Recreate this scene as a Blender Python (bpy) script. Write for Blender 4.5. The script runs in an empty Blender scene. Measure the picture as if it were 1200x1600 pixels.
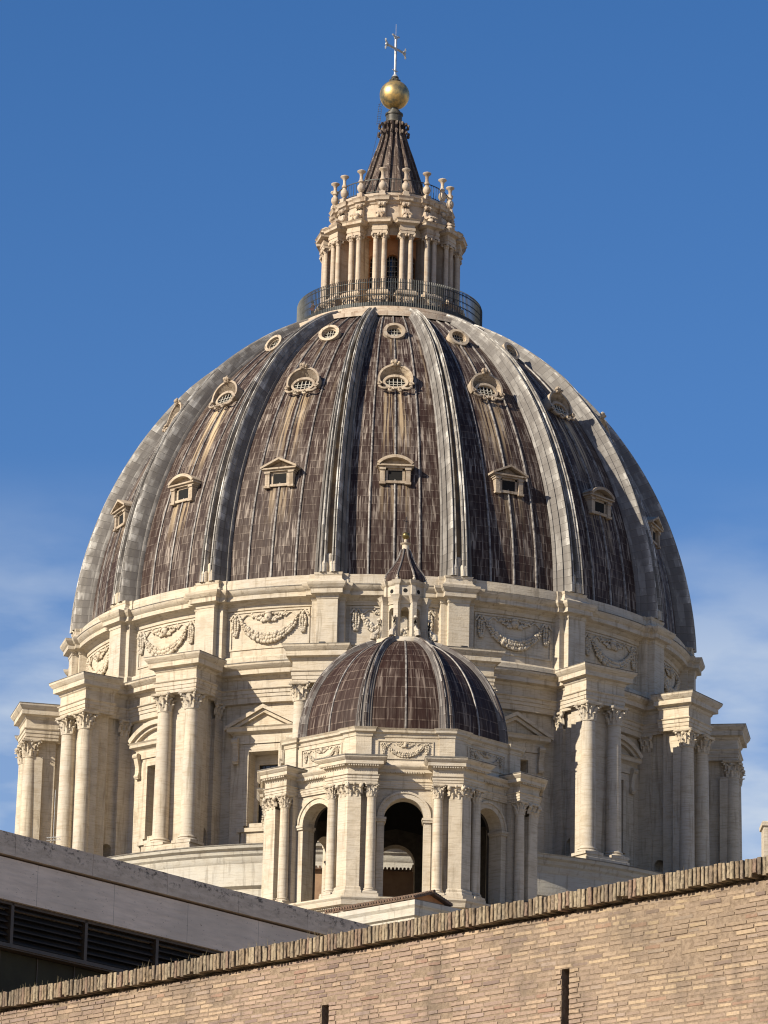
import bpy, math, random
from math import sin, cos, pi, radians as R, sqrt, atan2, tan
from mathutils import Vector, Matrix
random.seed(7)
sc = bpy.context.scene

# ------------------------------------------------------------------ camera
CAMD, CAMZ = 318.64, 1.6
pitch, roll, yaw, FPX = 0.2906876, 0.0228267, -0.0002858, 6317.65
cam = bpy.data.cameras.new('camera'); camo = bpy.data.objects.new('camera', cam)
sc.collection.objects.link(camo); sc.camera = camo
Fv = Vector((sin(yaw)*cos(pitch), cos(yaw)*cos(pitch), sin(pitch)))
Rv = Vector((cos(yaw), -sin(yaw), 0)); Uv = Rv.cross(Fv)
R2 = cos(roll)*Rv + sin(roll)*Uv; U2 = -sin(roll)*Rv + cos(roll)*Uv
camo.matrix_world = Matrix(((R2.x, U2.x, -Fv.x, 0), (R2.y, U2.y, -Fv.y, -CAMD), (R2.z, U2.z, -Fv.z, CAMZ), (0, 0, 0, 1)))
cam.sensor_fit = 'VERTICAL'; cam.sensor_height = 36.0; cam.lens = FPX*36.0/1600
cam.clip_start = 1; cam.clip_end = 20000

# ------------------------------------------------------------------ light
SUN_AZ, SUN_EL = R(54.5), R(30)       # degrees to the left of "straight behind the camera"; height
sdir = Vector((-sin(SUN_AZ)*cos(SUN_EL), -cos(SUN_AZ)*cos(SUN_EL), sin(SUN_EL)))
sun = bpy.data.lights.new('sun', 'SUN'); suno = bpy.data.objects.new('sun', sun)
sc.collection.objects.link(suno); suno.location = (-120, -200, 160)
suno.rotation_euler = sdir.to_track_quat('Z', 'Y').to_euler()
sun.energy = 5.0; sun.angle = R(0.5); sun.color = (1.0, 0.90, 0.74)
sc.view_settings.view_transform = 'Standard'; sc.view_settings.look = 'None'
sc.view_settings.exposure = 0.65; sc.view_settings.gamma = 1.0
sc.cycles.filter_width = 1.15

w = bpy.data.worlds.new('World'); sc.world = w; w.use_nodes = True
nt = w.node_tree; nt.nodes.clear()
def wn(t, **k):
    n = nt.nodes.new(t)
    for a, b in k.items(): setattr(n, a, b)
    return n
sky = wn('ShaderNodeTexSky', sky_type='NISHITA', sun_disc=False, sun_elevation=SUN_EL,
         sun_rotation=atan2(sdir.x, sdir.y), altitude=0, air_density=1.0, dust_density=0.3, ozone_density=3.0)
hsv = wn('ShaderNodeHueSaturation'); hsv.inputs['Saturation'].default_value = 1.30; hsv.inputs['Value'].default_value = 1.0
nt.links.new(sky.outputs[0], hsv.inputs['Color'])
tint = wn('ShaderNodeMixRGB', blend_type='MULTIPLY'); tint.inputs[0].default_value = 1.0; tint.inputs[2].default_value = (1.26, 1.04, 1.16, 1)
nt.links.new(hsv.outputs[0], tint.inputs[1])
tc = wn('ShaderNodeTexCoord')
mp = wn('ShaderNodeMapping'); mp.inputs['Scale'].default_value = (9, 9, 26); mp.inputs['Rotation'].default_value = (0.25, 0.15, 0); mp.inputs['Location'].default_value = (3.1, 0.4, 1.7)
nt.links.new(tc.outputs['Generated'], mp.inputs[0])
nz = wn('ShaderNodeTexNoise'); nz.inputs['Scale'].default_value = 1.6; nz.inputs['Detail'].default_value = 9; nz.inputs['Roughness'].default_value = 0.5
nt.links.new(mp.outputs[0], nz.inputs['Vector'])
cr = wn('ShaderNodeMapRange'); cr.inputs[1].default_value = 0.42; cr.inputs[2].default_value = 0.60; cr.inputs[3].default_value = 0.22; cr.inputs[4].default_value = 1.0
nt.links.new(nz.outputs[0], cr.inputs[0])
sp = wn('ShaderNodeSeparateXYZ'); nt.links.new(tc.outputs['Generated'], sp.inputs[0])
lo = wn('ShaderNodeMapRange', interpolation_type='SMOOTHSTEP'); lo.inputs[1].default_value = 0.300; lo.inputs[2].default_value = 0.225; lo.inputs[3].default_value = 0; lo.inputs[4].default_value = 1
nt.links.new(sp.outputs[2], lo.inputs[0])
mu = wn('ShaderNodeMath', operation='MULTIPLY'); nt.links.new(cr.outputs[0], mu.inputs[0]); nt.links.new(lo.outputs[0], mu.inputs[1])
mx = wn('ShaderNodeMixRGB'); mx.inputs[2].default_value = (5.7, 6.5, 7.6, 1)
nt.links.new(mu.outputs[0], mx.inputs[0]); nt.links.new(tint.outputs[0], mx.inputs[1])
bg = wn('ShaderNodeBackground'); bg.inputs[1].default_value = 0.066
out = wn('ShaderNodeOutputWorld'); nt.links.new(mx.outputs[0], bg.inputs[0]); nt.links.new(bg.outputs[0], out.inputs[0])

# ------------------------------------------------------------------ mesh helpers
class MB:
    def __init__(s): s.v = []; s.f = []; s.uv = {}; s.col = None
    def add(s, vs, fs):
        o = len(s.v); s.v += [tuple(p) for p in vs]; s.f += [tuple(i+o for i in f) for f in fs]; return o
    def box(s, x0, x1, y0, y1, z0, z1):
        s.add([(x0,y0,z0),(x1,y0,z0),(x1,y1,z0),(x0,y1,z0),(x0,y0,z1),(x1,y0,z1),(x1,y1,z1),(x0,y1,z1)],
              [(3,2,1,0),(4,5,6,7),(0,1,5,4),(1,2,6,5),(2,3,7,6),(3,0,4,7)])
    def loops(s, L, closed=True, capa=True, capb=True):
        n = len(L[0]); o = len(s.v)
        for l in L: s.v += [tuple(p) for p in l]
        m = n if closed else n-1
        for i in range(len(L)-1):
            for j in range(m):
                k = (j+1) % n
                s.f.append((o+i*n+j, o+i*n+k, o+(i+1)*n+k, o+(i+1)*n+j))
        if closed and capa: s.f.append(tuple(o+j for j in reversed(range(n))))
        if closed and capb: s.f.append(tuple(o+(len(L)-1)*n+j for j in range(n)))
    def lathe(s, prof, n=24, cx=0, cy=0, a0=0, a1=2*pi, cap=False, uvf=None):
        full = abs(a1-a0-2*pi) < 1e-6; m = n if full else n+1
        L = [[(cx+r*sin(a0+(a1-a0)*j/n), cy-r*cos(a0+(a1-a0)*j/n), z) for j in range(m)] for r, z in prof]
        s.loops(L, closed=full, capa=cap, capb=cap)
    def mold(s, poly, prof, capa=True, capb=True):
        s.loops([[(x, y, z) for x, y in poly(o)] for o, z in prof], True, capa, capb)
    def tube(s, pts, r, n=6, cap=True):
        L = []; pts = [Vector(p) for p in pts]
        for i, p in enumerate(pts):
            t = (pts[min(i+1, len(pts)-1)]-pts[max(i-1, 0)]).normalized()
            a = t.cross(Vector((0, 0, 1)))
            if a.length < 1e-3: a = t.cross(Vector((1, 0, 0)))
            a.normalize(); b = t.cross(a)
            rr = r[i] if isinstance(r, (list, tuple)) else r
            L.append([tuple(p+rr*(cos(2*pi*k/n)*a+sin(2*pi*k/n)*b)) for k in range(n)])
        s.loops(L, True, cap, cap)
    def ball(s, c, r, n=6, m=4, sx=1, sy=1, sz=1):
        vs = [(c[0], c[1], c[2]-r*sz)]
        for i in range(1, m):
            for j in range(n):
                a, b = -pi/2+pi*i/m, 2*pi*(j+.5*(i % 2))/n
                vs.append((c[0]+r*sx*cos(a)*cos(b), c[1]+r*sy*cos(a)*sin(b), c[2]+r*sz*sin(a)))
        vs.append((c[0], c[1], c[2]+r*sz)); fs = []
        for j in range(n):
            fs.append((0, 1+(j+1) % n, 1+j)); fs.append((len(vs)-1, 1+(m-2)*n+j, 1+(m-2)*n+(j+1) % n))
            for i in range(m-2): fs.append((1+i*n+j, 1+i*n+(j+1) % n, 1+(i+1)*n+(j+1) % n, 1+(i+1)*n+j))
        s.add(vs, fs)
    def xprism(s, poly, y0, y1):      # poly in (x,z), extruded in y
        s.loops([[(x, y0, z) for x, z in poly], [(x, y1, z) for x, z in poly]])
    def arch_plate(s, x0, x1, z0, z1, yf, yb, half, spring, seg=14, cx=0):
        pts = [(cx-half, z0)] + [(cx-half*cos(pi*i/seg), spring+half*sin(pi*i/seg)) for i in range(seg+1)] + [(cx+half, z0)]
        for y, fl in ((yf, False), (yb, True)):
            q = [[(x0, y, z0), (cx-half, y, z0), (cx-half, y, z1), (x0, y, z1)], [(cx+half, y, z0), (x1, y, z0), (x1, y, z1), (cx+half, y, z1)]]
            for i in range(seg):
                a, b = pts[1+i], pts[2+i]; q.append([(a[0], y, a[1]), (b[0], y, b[1]), (b[0], y, z1), (a[0], y, z1)])
            for k in q: s.add(k, [(3,2,1,0) if fl else (0,1,2,3)])
        for i in range(len(pts)-1):
            a, b = pts[i], pts[i+1]; s.add([(a[0], yf, a[1]), (a[0], yb, a[1]), (b[0], yb, b[1]), (b[0], yf, b[1])], [(0,1,2,3)])
        s.add([(x0,yf,z0),(x0,yf,z1),(x0,yb,z1),(x0,yb,z0)], [(0,1,2,3)]); s.add([(x1,yf,z0),(x1,yb,z0),(x1,yb,z1),(x1,yf,z1)], [(0,1,2,3)])
        s.add([(x0,yf,z1),(x1,yf,z1),(x1,yb,z1),(x0,yb,z1)], [(0,1,2,3)])
    def arch_ring(s, cx, spring, r0, r1, y0, y1, seg=16, a0=0, a1=pi, sz=1):
        L = []
        for i in range(seg+1):
            a = a0+(a1-a0)*i/seg; c, d = -cos(a), sin(a)*sz
            L.append([(cx+r0*c, y0, spring+r0*d), (cx+r1*c, y0, spring+r1*d), (cx+r1*c, y1, spring+r1*d), (cx+r0*c, y1, spring+r0*d)])
        s.loops(L, True, True, True)
    def xf(s, M, start=0):
        for i in range(start, len(s.v)): s.v[i] = tuple(M @ Vector(s.v[i]))
    def build(s, name, mat, parent=None, smooth=None, loc=None, scale=1.0, uvf=None, rot=0):
        me = bpy.data.meshes.new(name)
        vs = s.v if scale == 1 else [(a*scale, b*scale, c*scale) for a, b, c in s.v]
        me.from_pydata(vs, [], s.f)
        if uvf:
            uvl = me.uv_layers.new(name='UVMap')
            for l in me.loops: uvl.data[l.index].uv = uvf(s.v[l.vertex_index])
        me.update()
        import bmesh
        bm = bmesh.new(); bm.from_mesh(me); bmesh.ops.recalc_face_normals(bm, faces=bm.faces); bm.to_mesh(me); bm.free()
        if smooth:
            me.shade_smooth() if hasattr(me, 'shade_smooth') else None
            try: me.set_sharp_from_angle(angle=R(smooth))
            except Exception: pass
        me.materials.append(mat)
        o = bpy.data.objects.new(name, me); sc.collection.objects.link(o)
        if parent: o.parent = parent
        if loc: o.location = loc
        o.rotation_euler.z = rot
        return o
def tag(o, label=None, cat=None, group=None, kind=None):
    if label and not kind: kind = 'thing'
    for k, v in (('label', label), ('category', cat), ('group', group), ('kind', kind)):
        if v: o[k] = v
    return o
def empty(name, loc, rz=0, parent=None):
    o = bpy.data.objects.new(name, None); sc.collection.objects.link(o); o.location = loc; o.rotation_euler.z = rz
    o.empty_display_size = 1
    if parent: o.parent = parent
    return o
def kids(o): return [c for c in bpy.data.objects if c.parent == o]
def copies(o, angles, loc=None):
    """o is a part modelled facing local -y; copies it (with its sub-parts) to further angles about the axis"""
    ch = kids(o); o.rotation_euler.z = angles[0]; res = [o]
    for a in angles[1:]:
        c = o.copy(); sc.collection.objects.link(c); c.rotation_euler.z = a; res.append(c)
        for k in ch:
            d = k.copy(); sc.collection.objects.link(d); d.parent = c
    return res

# ------------------------------------------------------------------ materials
class NT:
    def __init__(s, name):
        s.m = bpy.data.materials.new(name); s.m.use_nodes = True; s.t = s.m.node_tree; s.b = s.t.nodes['Principled BSDF']
    def n(s, t, ins=None, **k):
        x = s.t.nodes.new(t)
        for a, b in k.items(): setattr(x, a, b)
        for a, b in (ins or {}).items():
            if isinstance(b, bpy.types.NodeSocket): s.t.links.new(b, x.inputs[a])
            else: x.inputs[a].default_value = b
        return x.outputs[0] if t != 'ShaderNodeSeparateXYZ' else x.outputs
    def math(s, op, a, b=0.0, c=None):
        d = {0: a, 1: b}
        if c is not None: d[2] = c
        return s.n('ShaderNodeMath', d, operation=op)
    def ramp(s, x, a, b, c=0.0, d=1.0): return s.n('ShaderNodeMapRange', {0: x, 1: a, 2: b, 3: c, 4: d}, interpolation_type='SMOOTHSTEP')
    def mix(s, f, a, b, bt='MIX'): return s.n('ShaderNodeMixRGB', {0: f, 1: a, 2: b}, blend_type=bt)
    def noise(s, vec, scale, det=4, rough=.55): return s.n('ShaderNodeTexNoise', {'Vector': vec, 'Scale': scale, 'Detail': det, 'Roughness': rough})
    def map(s, vec, sc_): return s.n('ShaderNodeMapping', {'Vector': vec, 'Scale': sc_})
    def bump(s, h, st, dist): 
        x = s.n('ShaderNodeBump', {'Height': h, 'Strength': st, 'Distance': dist}); s.t.links.new(x, s.b.inputs['Normal'])
    def done(s, col, rough=.8, spec=None, metal=None):
        if isinstance(col, bpy.types.NodeSocket): s.t.links.new(col, s.b.inputs['Base Color'])
        else: s.b.inputs['Base Color'].default_value = col
        if isinstance(rough, bpy.types.NodeSocket): s.t.links.new(rough, s.b.inputs['Roughness'])
        else: s.b.inputs['Roughness'].default_value = rough
        if spec is not None: s.b.inputs['Specular IOR Level'].default_value = spec
        if metal is not None: s.b.inputs['Metallic'].default_value = metal
        return s.m
ALB = .64          # overall albedo level of the stone and lead palette
def c4(r, g, b, k=None): k = ALB if k is None else k; return (r*k, g*k, b*k, 1)

def stone(name, base, dark, grey, course=.62, streak=.55, vein=.62, bump=.35, joint=.16):
    m = NT(name); pos = m.n('ShaderNodeNewGeometry')
    big = m.noise(pos, .22, 4); med = m.noise(m.map(pos, (1.1, 1.1, 1.4)), .9, 5, .6)
    ve = m.noise(m.map(pos, (.7, .7, 9)), 1.3, 5, .65)
    vs = m.noise(m.map(pos, (2.6, 2.6, .20)), 1, 5, .65)
    col = m.mix(m.ramp(big, .35, .68), c4(*base), c4(*grey))
    col = m.mix(m.math('MULTIPLY', m.ramp(med, .47, .68), .42), col, c4(*dark))
    col = m.mix(m.math('MULTIPLY', m.ramp(ve, .48, .66), vein), col, c4(*dark))
    col = m.mix(m.math('MULTIPLY', m.ramp(vs, .53, .68), streak), col, c4(dark[0]*.6, dark[1]*.6, dark[2]*.6))
    z = m.n('ShaderNodeSeparateXYZ', {0: pos})[2]
    fr = m.math('FRACT', m.math('DIVIDE', z, course))
    row = m.math('FLOOR', m.math('DIVIDE', z, course))
    xy = m.n('ShaderNodeSeparateXYZ', {0: pos})
    blk = m.math('FLOOR', m.math('ADD', m.math('MULTIPLY', m.math('ADD', xy[0], m.math('MULTIPLY', xy[1], .31)), .75), m.math('MULTIPLY', row, .37)))
    wn_ = m.n('ShaderNodeTexWhiteNoise', {'Vector': m.n('ShaderNodeCombineXYZ', {0: blk, 1: row, 2: 3.0})}, noise_dimensions='3D')
    col = m.mix(m.math('MULTIPLY', wn_, .13), col, c4(dark[0]*.8, dark[1]*.78, dark[2]*.75))
    j = m.ramp(fr, .0, .05, joint, 0)
    col = m.mix(j, col, c4(dark[0]*.4, dark[1]*.4, dark[2]*.4))
    h = m.math('ADD', m.math('MULTIPLY', ve, .6), m.noise(pos, 7, 4, .7))
    m.bump(h, bump, .06)
    return m.done(col, .85, .25)

STONE = stone('travertine_stone', (.84, .725, .55), (.52, .42, .29), (.72, .65, .54))
STONE2 = stone('lantern_stone', (.80, .66, .49), (.42, .27, .17), (.64, .55, .44), streak=.7, vein=.35)
STONEW = stone('weathered_window_stone', (.80, .66, .48), (.32, .22, .14), (.50, .42, .33), streak=.7, vein=.5)
STONED = stone('weathered_podium_stone', (.76, .71, .59), (.52, .46, .37), (.62, .60, .54), course=.8, joint=.05)

def lead(name, dark, mid, light, ncol, rowh, streak=1.0, ochre=0.0, edge=.5, patch=.55, cellc=.6, rgh=(.55, .75), shoulder=0, jdk=1.0, jck=1.0, fine=.35, brk=.22, jk=.0):
    """UV: u in bays (1 per bay), v in metres along the slope"""
    m = NT(name); uvn = m.n('ShaderNodeUVMap'); s = m.n('ShaderNodeSeparateXYZ', {0: uvn}); u, v = s[0], s[1]
    cu = m.math('MULTIPLY', u, ncol); rv = m.math('DIVIDE', v, rowh)
    colm = m.math('FLOOR', cu)
    jit = m.n('ShaderNodeTexWhiteNoise', {1: colm}, noise_dimensions='1D')
    rv2 = m.math('ADD', rv, m.math('MULTIPLY', jit, jk))
    row = m.math('FLOOR', rv2)
    cell = m.n('ShaderNodeTexWhiteNoise', {'Vector': m.n('ShaderNodeCombineXYZ', {0: colm, 1: row, 2: 1.0})}, noise_dimensions='3D')
    pu = m.math('MULTIPLY', u, 9.0)
    pat = m.noise(m.n('ShaderNodeCombineXYZ', {0: m.math('MULTIPLY', u, 2.2), 1: m.math('MULTIPLY', v, .11), 2: 0.0}), 1.6, 4, .6)
    stv = m.n('ShaderNodeCombineXYZ', {0: m.math('MULTIPLY', u, ncol*1.7), 1: m.math('ADD', m.math('MULTIPLY', v, .24), m.math('MULTIPLY', row, brk)), 2: 0.0})
    st = m.noise(stv, 1.0, 5, .7)
    st2 = m.noise(m.n('ShaderNodeCombineXYZ', {0: m.math('MULTIPLY', u, ncol*.55), 1: m.math('MULTIPLY', v, .12), 2: 5.0}), 1.0, 5, .65)
    col = m.mix(m.math('MULTIPLY', cell, cellc), c4(*dark), c4(*mid))
    amt = m.math('MULTIPLY', m.ramp(st, .44, .70), m.ramp(m.math('ADD', m.math('MULTIPLY', pat, .72), m.math('MULTIPLY', cell, .13)), .30, patch, .12, 1.0))
    col = m.mix(m.math('MULTIPLY', amt, streak), col, c4(*light))
    col = m.mix(m.math('MULTIPLY', m.ramp(st2, .56, .78), .55*streak), col, c4(*light))
    fr = m.math('FRACT', rv2); fc = m.math('FRACT', cu)
    jl = m.math('MULTIPLY', m.ramp(fr, .05, .12, 1, 0), m.ramp(st, .40, .60, .15, 1))
    col = m.mix(m.math('MULTIPLY', jl, edge), col, c4(light[0]*1.15, light[1]*1.1, light[2]*1.05))
    jd = m.ramp(m.math('ABSOLUTE', m.math('SUBTRACT', fr, .94)), .0, .05, .6*jdk, 0)
    col = m.mix(jd, col, c4(dark[0]*.4, dark[1]*.4, dark[2]*.4))
    jc = m.math('MULTIPLY', m.ramp(fc, .0, .12, .55, 0), jck)
    hi = m.noise(m.n('ShaderNodeCombineXYZ', {0: m.math('MULTIPLY', u, ncol*4.2), 1: m.math('ADD', m.math('MULTIPLY', v, .28), m.math('MULTIPLY', row, brk*.5)), 2: 7.0}), 1.0, 3, .6)
    col = m.mix(m.math('MULTIPLY', m.ramp(hi, .52, .66), m.math('MULTIPLY', m.ramp(pat, .34, .62, .18, .8), fine)), col, c4(*light))
    col = m.mix(m.math('MULTIPLY', m.ramp(hi, .48, .34), .5*fine), col, c4(dark[0]*.7, dark[1]*.7, dark[2]*.7))
    col = m.mix(jc, col, c4(dark[0]*.5, dark[1]*.5, dark[2]*.5))
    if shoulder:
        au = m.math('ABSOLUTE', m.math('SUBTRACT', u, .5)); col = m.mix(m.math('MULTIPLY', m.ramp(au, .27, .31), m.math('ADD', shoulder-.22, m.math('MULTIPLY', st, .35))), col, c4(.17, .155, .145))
    if ochre:
        # run-off stains below the stone windows
        fu = m.math('SUBTRACT', m.math('FRACT', u), .5); au = m.math('ABSOLUTE', fu)
        bay = m.math('FLOOR', u); br = m.n('ShaderNodeTexWhiteNoise', {1: bay}, noise_dimensions='1D')
        on = m.noise(m.n('ShaderNodeCombineXYZ', {0: m.math('MULTIPLY', u, 34.), 1: m.math('MULTIPLY', v, .10), 2: 9.0}), 1.0, 4, .6)
        tot = None
        for v0, ln, wd, am in ((17.5, 7.5, .16, 1.0), (7.8, 3.6, .15, .6), (25.7, 3.5, .09, .5)):
            below = m.math('SUBTRACT', v0, v)
            a = m.math('MULTIPLY', m.ramp(below, -.4, .2), m.ramp(m.math('ADD', below, m.math('MULTIPLY', on, 3.0)), ln*.55, ln+2.2, 1, 0))
            a = m.math('MULTIPLY', a, m.ramp(au, wd*.55, wd, 1, 0))
            a = m.math('MULTIPLY', a, m.math('MULTIPLY', m.ramp(on, .47, .57), am))
            tot = a if tot is None else m.math('MAXIMUM', tot, a)
        e = m.math('MULTIPLY', m.ramp(m.math('ABSOLUTE', m.math('SUBTRACT', au, .34)), .01, .035, 1, 0), m.ramp(m.noise(m.n('ShaderNodeCombineXYZ', {0: m.math('MULTIPLY', u, 11.), 1: m.math('MULTIPLY', v, .09), 2: 2.0}), 1.0, 3), .52, .66))
        tot = m.math('MAXIMUM', tot, m.math('MULTIPLY', e, m.math('MULTIPLY', m.ramp(v, 14, 24), .6)))
        tot = m.math('MULTIPLY', tot, m.math('ADD', m.math('MULTIPLY', m.math('POWER', br, 1.4), .85), .18))
        oc = m.mix(m.noise(stv, 1.0, 3), c4(.55, .36, .18), c4(.95, .78, .52))
        col = m.mix(m.math('MULTIPLY', tot, ochre), col, oc)
    h = m.math('ADD', m.math('MULTIPLY', m.ramp(fr, 0, .9), -.6), m.math('MULTIPLY', st, .5))
    h = m.math('ADD', h, m.math('MULTIPLY', cell, .1)); h = m.math('ADD', h, m.ramp(fc, .0, .15, .6, 0))
    m.bump(h, .55, .05)
    return m.done(col, m.ramp(st, .3, .7, *rgh), .18)
SHELL = lead('weathered_lead_sheet', (.042, .021, .016), (.088, .052, .040), (.54, .46, .385), 15, .68, ochre=1.0, edge=.26, patch=.76, cellc=.18, jdk=.45, jck=.12, fine=1.0)
SHELL2 = lead('chapel_lead_sheet', (.036, .016, .011), (.066, .032, .022), (.42, .34, .28), 8, .80, streak=.65, edge=.36, patch=.84, cellc=.25, jdk=.5, jck=.15, fine=.75)
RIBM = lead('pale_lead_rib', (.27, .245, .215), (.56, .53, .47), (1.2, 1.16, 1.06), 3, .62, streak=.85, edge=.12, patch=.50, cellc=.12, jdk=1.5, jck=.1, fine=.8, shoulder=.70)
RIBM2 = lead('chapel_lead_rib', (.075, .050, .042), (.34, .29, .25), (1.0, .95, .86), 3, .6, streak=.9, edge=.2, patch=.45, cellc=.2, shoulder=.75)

def plain(name, col, rough=.6, metal=None, var=.25, scale=3.0, spec=.4, bump=0, dark=None, stretch=(1, 1, 1)):
    m = NT(name); p = m.n('ShaderNodeTexCoord'); p = m.t.nodes[-1].outputs['Object']
    nz_ = m.noise(m.map(p, stretch), scale, 5, .6)
    d = dark or tuple(c*(1-var*1.6) for c in col)
    c = m.mix(m.ramp(nz_, .35, .7), c4(*col), c4(*d))
    if bump: m.bump(nz_, bump, .03)
    return m.done(c, rough, spec, metal)
CHAN = plain('rusty_rib_channel', (.34, .22, .10), .7, dark=(.11, .075, .055), scale=1.2, stretch=(1, 1, .5))
BATTEN = plain('grey_lead_batten', (.42, .39, .35), .5, dark=(.10, .08, .075), scale=2.5)
CAPL = plain('dull_ledge_flashing', (.26, .24, .20), .7, dark=(.13, .11, .09), scale=2)
GLASS = plain('dark_window_glass', (.012, .013, .015), .15, spec=.6)
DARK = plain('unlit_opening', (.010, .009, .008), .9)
GOLD = plain('tarnished_gilt_bronze', (1.0, .68, .25), .42, metal=.8, dark=(.30, .29, .20), scale=1.5, bump=.35)
BRASS = plain('dull_brass', (.34, .26, .10), .35, metal=.8, scale=3)
BRONZE = plain('dark_green_bronze', (.05, .05, .04), .55, dark=(.16, .14, .10), scale=2)
WHITEM = plain('bright_painted_metal', (.75, .76, .74), .35, metal=.3, scale=3)
IRON = plain('grey_iron_bars', (.09, .095, .09), .55, metal=.3, scale=3)
PALEBAR = plain('pale_window_bars', (.62, .58, .48), .7, scale=4)
ORANGE = plain('orange_plaster', (.85, .40, .17), .85, dark=(.62, .27, .11), scale=1.4, bump=.1)
PEEL = plain('peeling_pink_plaster', (.56, .42, .30), .85, dark=(.36, .14, .08), scale=1.6, bump=.1)
SPIRE = lead('dark_lead_spire', (.055, .035, .028), (.17, .115, .09), (.52, .44, .36), 3, .9, streak=.9, edge=.2)
TILE = plain('old_roof_tiles', (.24, .15, .10), .85, dark=(.10, .075, .055), scale=5, bump=.4)
METALD = plain('dark_floodlight_casing', (.035, .035, .038), .5, scale=4)

# ------------------------------------------------------------------ ground
A0 = 0.0308016; Z0 = CAMZ + 84.58
BAY = R(22.5)
g = NT('dusty_ground'); gp = g.n('ShaderNodeNewGeometry')
gm = g.done(g.mix(g.noise(gp, .05, 6), c4(.33, .26, .19, 1), c4(.20, .17, .11, 1)), .9)
mb = MB(); mb.add([(-6000, -6000, 0), (6000, -6000, 0), (6000, 6000, 0), (-6000, 6000, 0)], [(0, 1, 2, 3)])
tag(mb.build('ground', gm), kind='structure')

# ------------------------------------------------------------------ classical pieces
def base_col(mb, x, y, zb, r, h=.55, n=20):
    b = r*1.42
    mb.box(x-b, x+b, y-b, y+b, zb, zb+h*.34)
    p = [(r*1.38, .34), (r*1.45, .42), (r*1.40, .56), (r*1.18, .62), (r*1.13, .70), (r*1.24, .78), (r*1.20, .90), (r*1.05, .95), (r*1.0, 1.1)]
    mb.lathe([(a, zb+h*c) for a, c in p], n, x, y)
def shaft(mb, x, y, z0, z1, r0, r1, n=20, frac=1):
    pr = []
    for i in range(9):
        t = i/8; pr.append((r0+(r1-r0)*t**1.7, z0+(z1-z0)*t))
    pr += [(r1*1.10, z1), (r1*1.12, z1+r1*.12), (r1*.98, z1+r1*.18)]
    mb.lathe(pr, n, x, y)
def leaf(mb, cx, cy, a, z0, h, r, w, out):
    # curved acanthus tongue, curling outwards at the tip
    prof = [(0, 0, .85), (.06, .35, 1.0), (.16, .68, .95), (.42, .92, .75), (.72, .97, .5), (.82, .84, .25)]
    L = []
    for o, t, ww in prof:
        rr = r+out*o; hw = w*ww/2
        ca, sa = cos(a), sin(a)
        row = []
        for k, dd in ((-1, -.05*out/.3), (-.5, .03), (0, .09*out/.3), (.5, .03), (1, -.05*out/.3)):
            row.append((cx+(rr+dd)*sa+k*hw*ca, cy-(rr+dd)*ca+k*hw*sa, z0+h*t-(.04*h if abs(k) == 1 else 0)))
        L.append(row)
    mb.loops(L, closed=False)
def corinthian(mb, x, y, z0, z1, r, square=False, hw=None):
    h = z1-z0
    if not square:
        mb.lathe([(r*.97, z0), (r*.95, z0+h*.45), (r*1.02, z0+h*.75), (r*1.22, z0+h*.88)], 14, x, y)
        for i in range(8): leaf(mb, x, y, i*pi/4, z0+.01, h*.42, r*.98, r*.72, r*.55)
        for i in range(8): leaf(mb, x, y, (i+.5)*pi/4, z0+h*.20, h*.52, r*.97, r*.66, r*.72)
        for i in range(4):
            a = pi/4+i*pi/2
            leaf(mb, x, y, a, z0+h*.45, h*.45, r*1.0, r*.5, r*1.05)
            c = (x+r*1.62*sin(a), y-r*1.62*cos(a), z0+h*.79); mb.ball(c, r*.24, 7, 5)
            b = i*pi/2
            mb.ball((x+r*1.18*sin(b), y-r*1.18*cos(b), z0+h*.93), r*.20, 6, 4)
        def ab(o):
            P = []
            for i in range(4):
                a = pi/4+i*pi/2
                for da, rr in ((-.09, 1.98), (.09, 1.98), (.45, 1.42), (.785, 1.30), (1.12, 1.42)):
                    q = a+da; P.append((x+(r*rr+o)*sin(q), y-(r*rr+o)*cos(q)))
            return P
        mb.mold(ab, [(-.08*r, z0+h*.86), (0, z0+h*.90), (.02, z1)])
    else:
        W = hw
        def rc(o): return [(x-W-o, y+.05), (x-W-o, y-r-o), (x+W+o, y-r-o), (x+W+o, y+.05)]
        mb.mold(rc, [(0, z0), (-.01, z0+h*.5), (.1*r+.05, z0+h*.86)])
        mb.mold(rc, [(.12, z0+h*.86), (.17, z0+h*.9), (.17, z1)])
        n = max(2, int(round(W*2/.42)))
        for i in range(n):
            t = -W+(i+.5)*2*W/n
            leaf(mb, x+t, y-r+.02, 0, z0, h*.42, 0, .36*W*2/n/.42*1.1, .26)
        for i in range(n+1):
            t = -W+i*2*W/n
            leaf(mb, x+t, y-r+.02, 0, z0+h*.22, h*.5, 0, .34*W*2/n/.42, .32)
        for t in (-W-.05, W+.05): mb.ball((x+t, y-r-.12, z0+h*.78), .17, 7, 5)
        mb.ball((x, y-r-.12, z0+h*.92), .12, 6, 4)
ENT = [(0, 0), (.0, .22), (.05, .24), (.05, .50), (.10, .52), (.10, .78), (.18, .84), (.20, .90), (.02, .93), (.02, 1.62), (.10, 1.70), (.16, 1.86), (.40, 1.93), (.46, 1.95), (.46, 2.30), (.52, 2.36), (.62, 2.50), (.70, 2.62), (.72, 2.76)]
def ent(z0, z1, k=1.0, over=1.0):
    s_ = (z1-z0)/2.76; return [(o*over, z0+z*s_) for o, z in ENT]
def rectf(hw, yb, yf):
    return lambda o: [(-hw-o, yb), (-hw-o, yf-o), (hw+o, yf-o), (hw+o, yb)]

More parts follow.
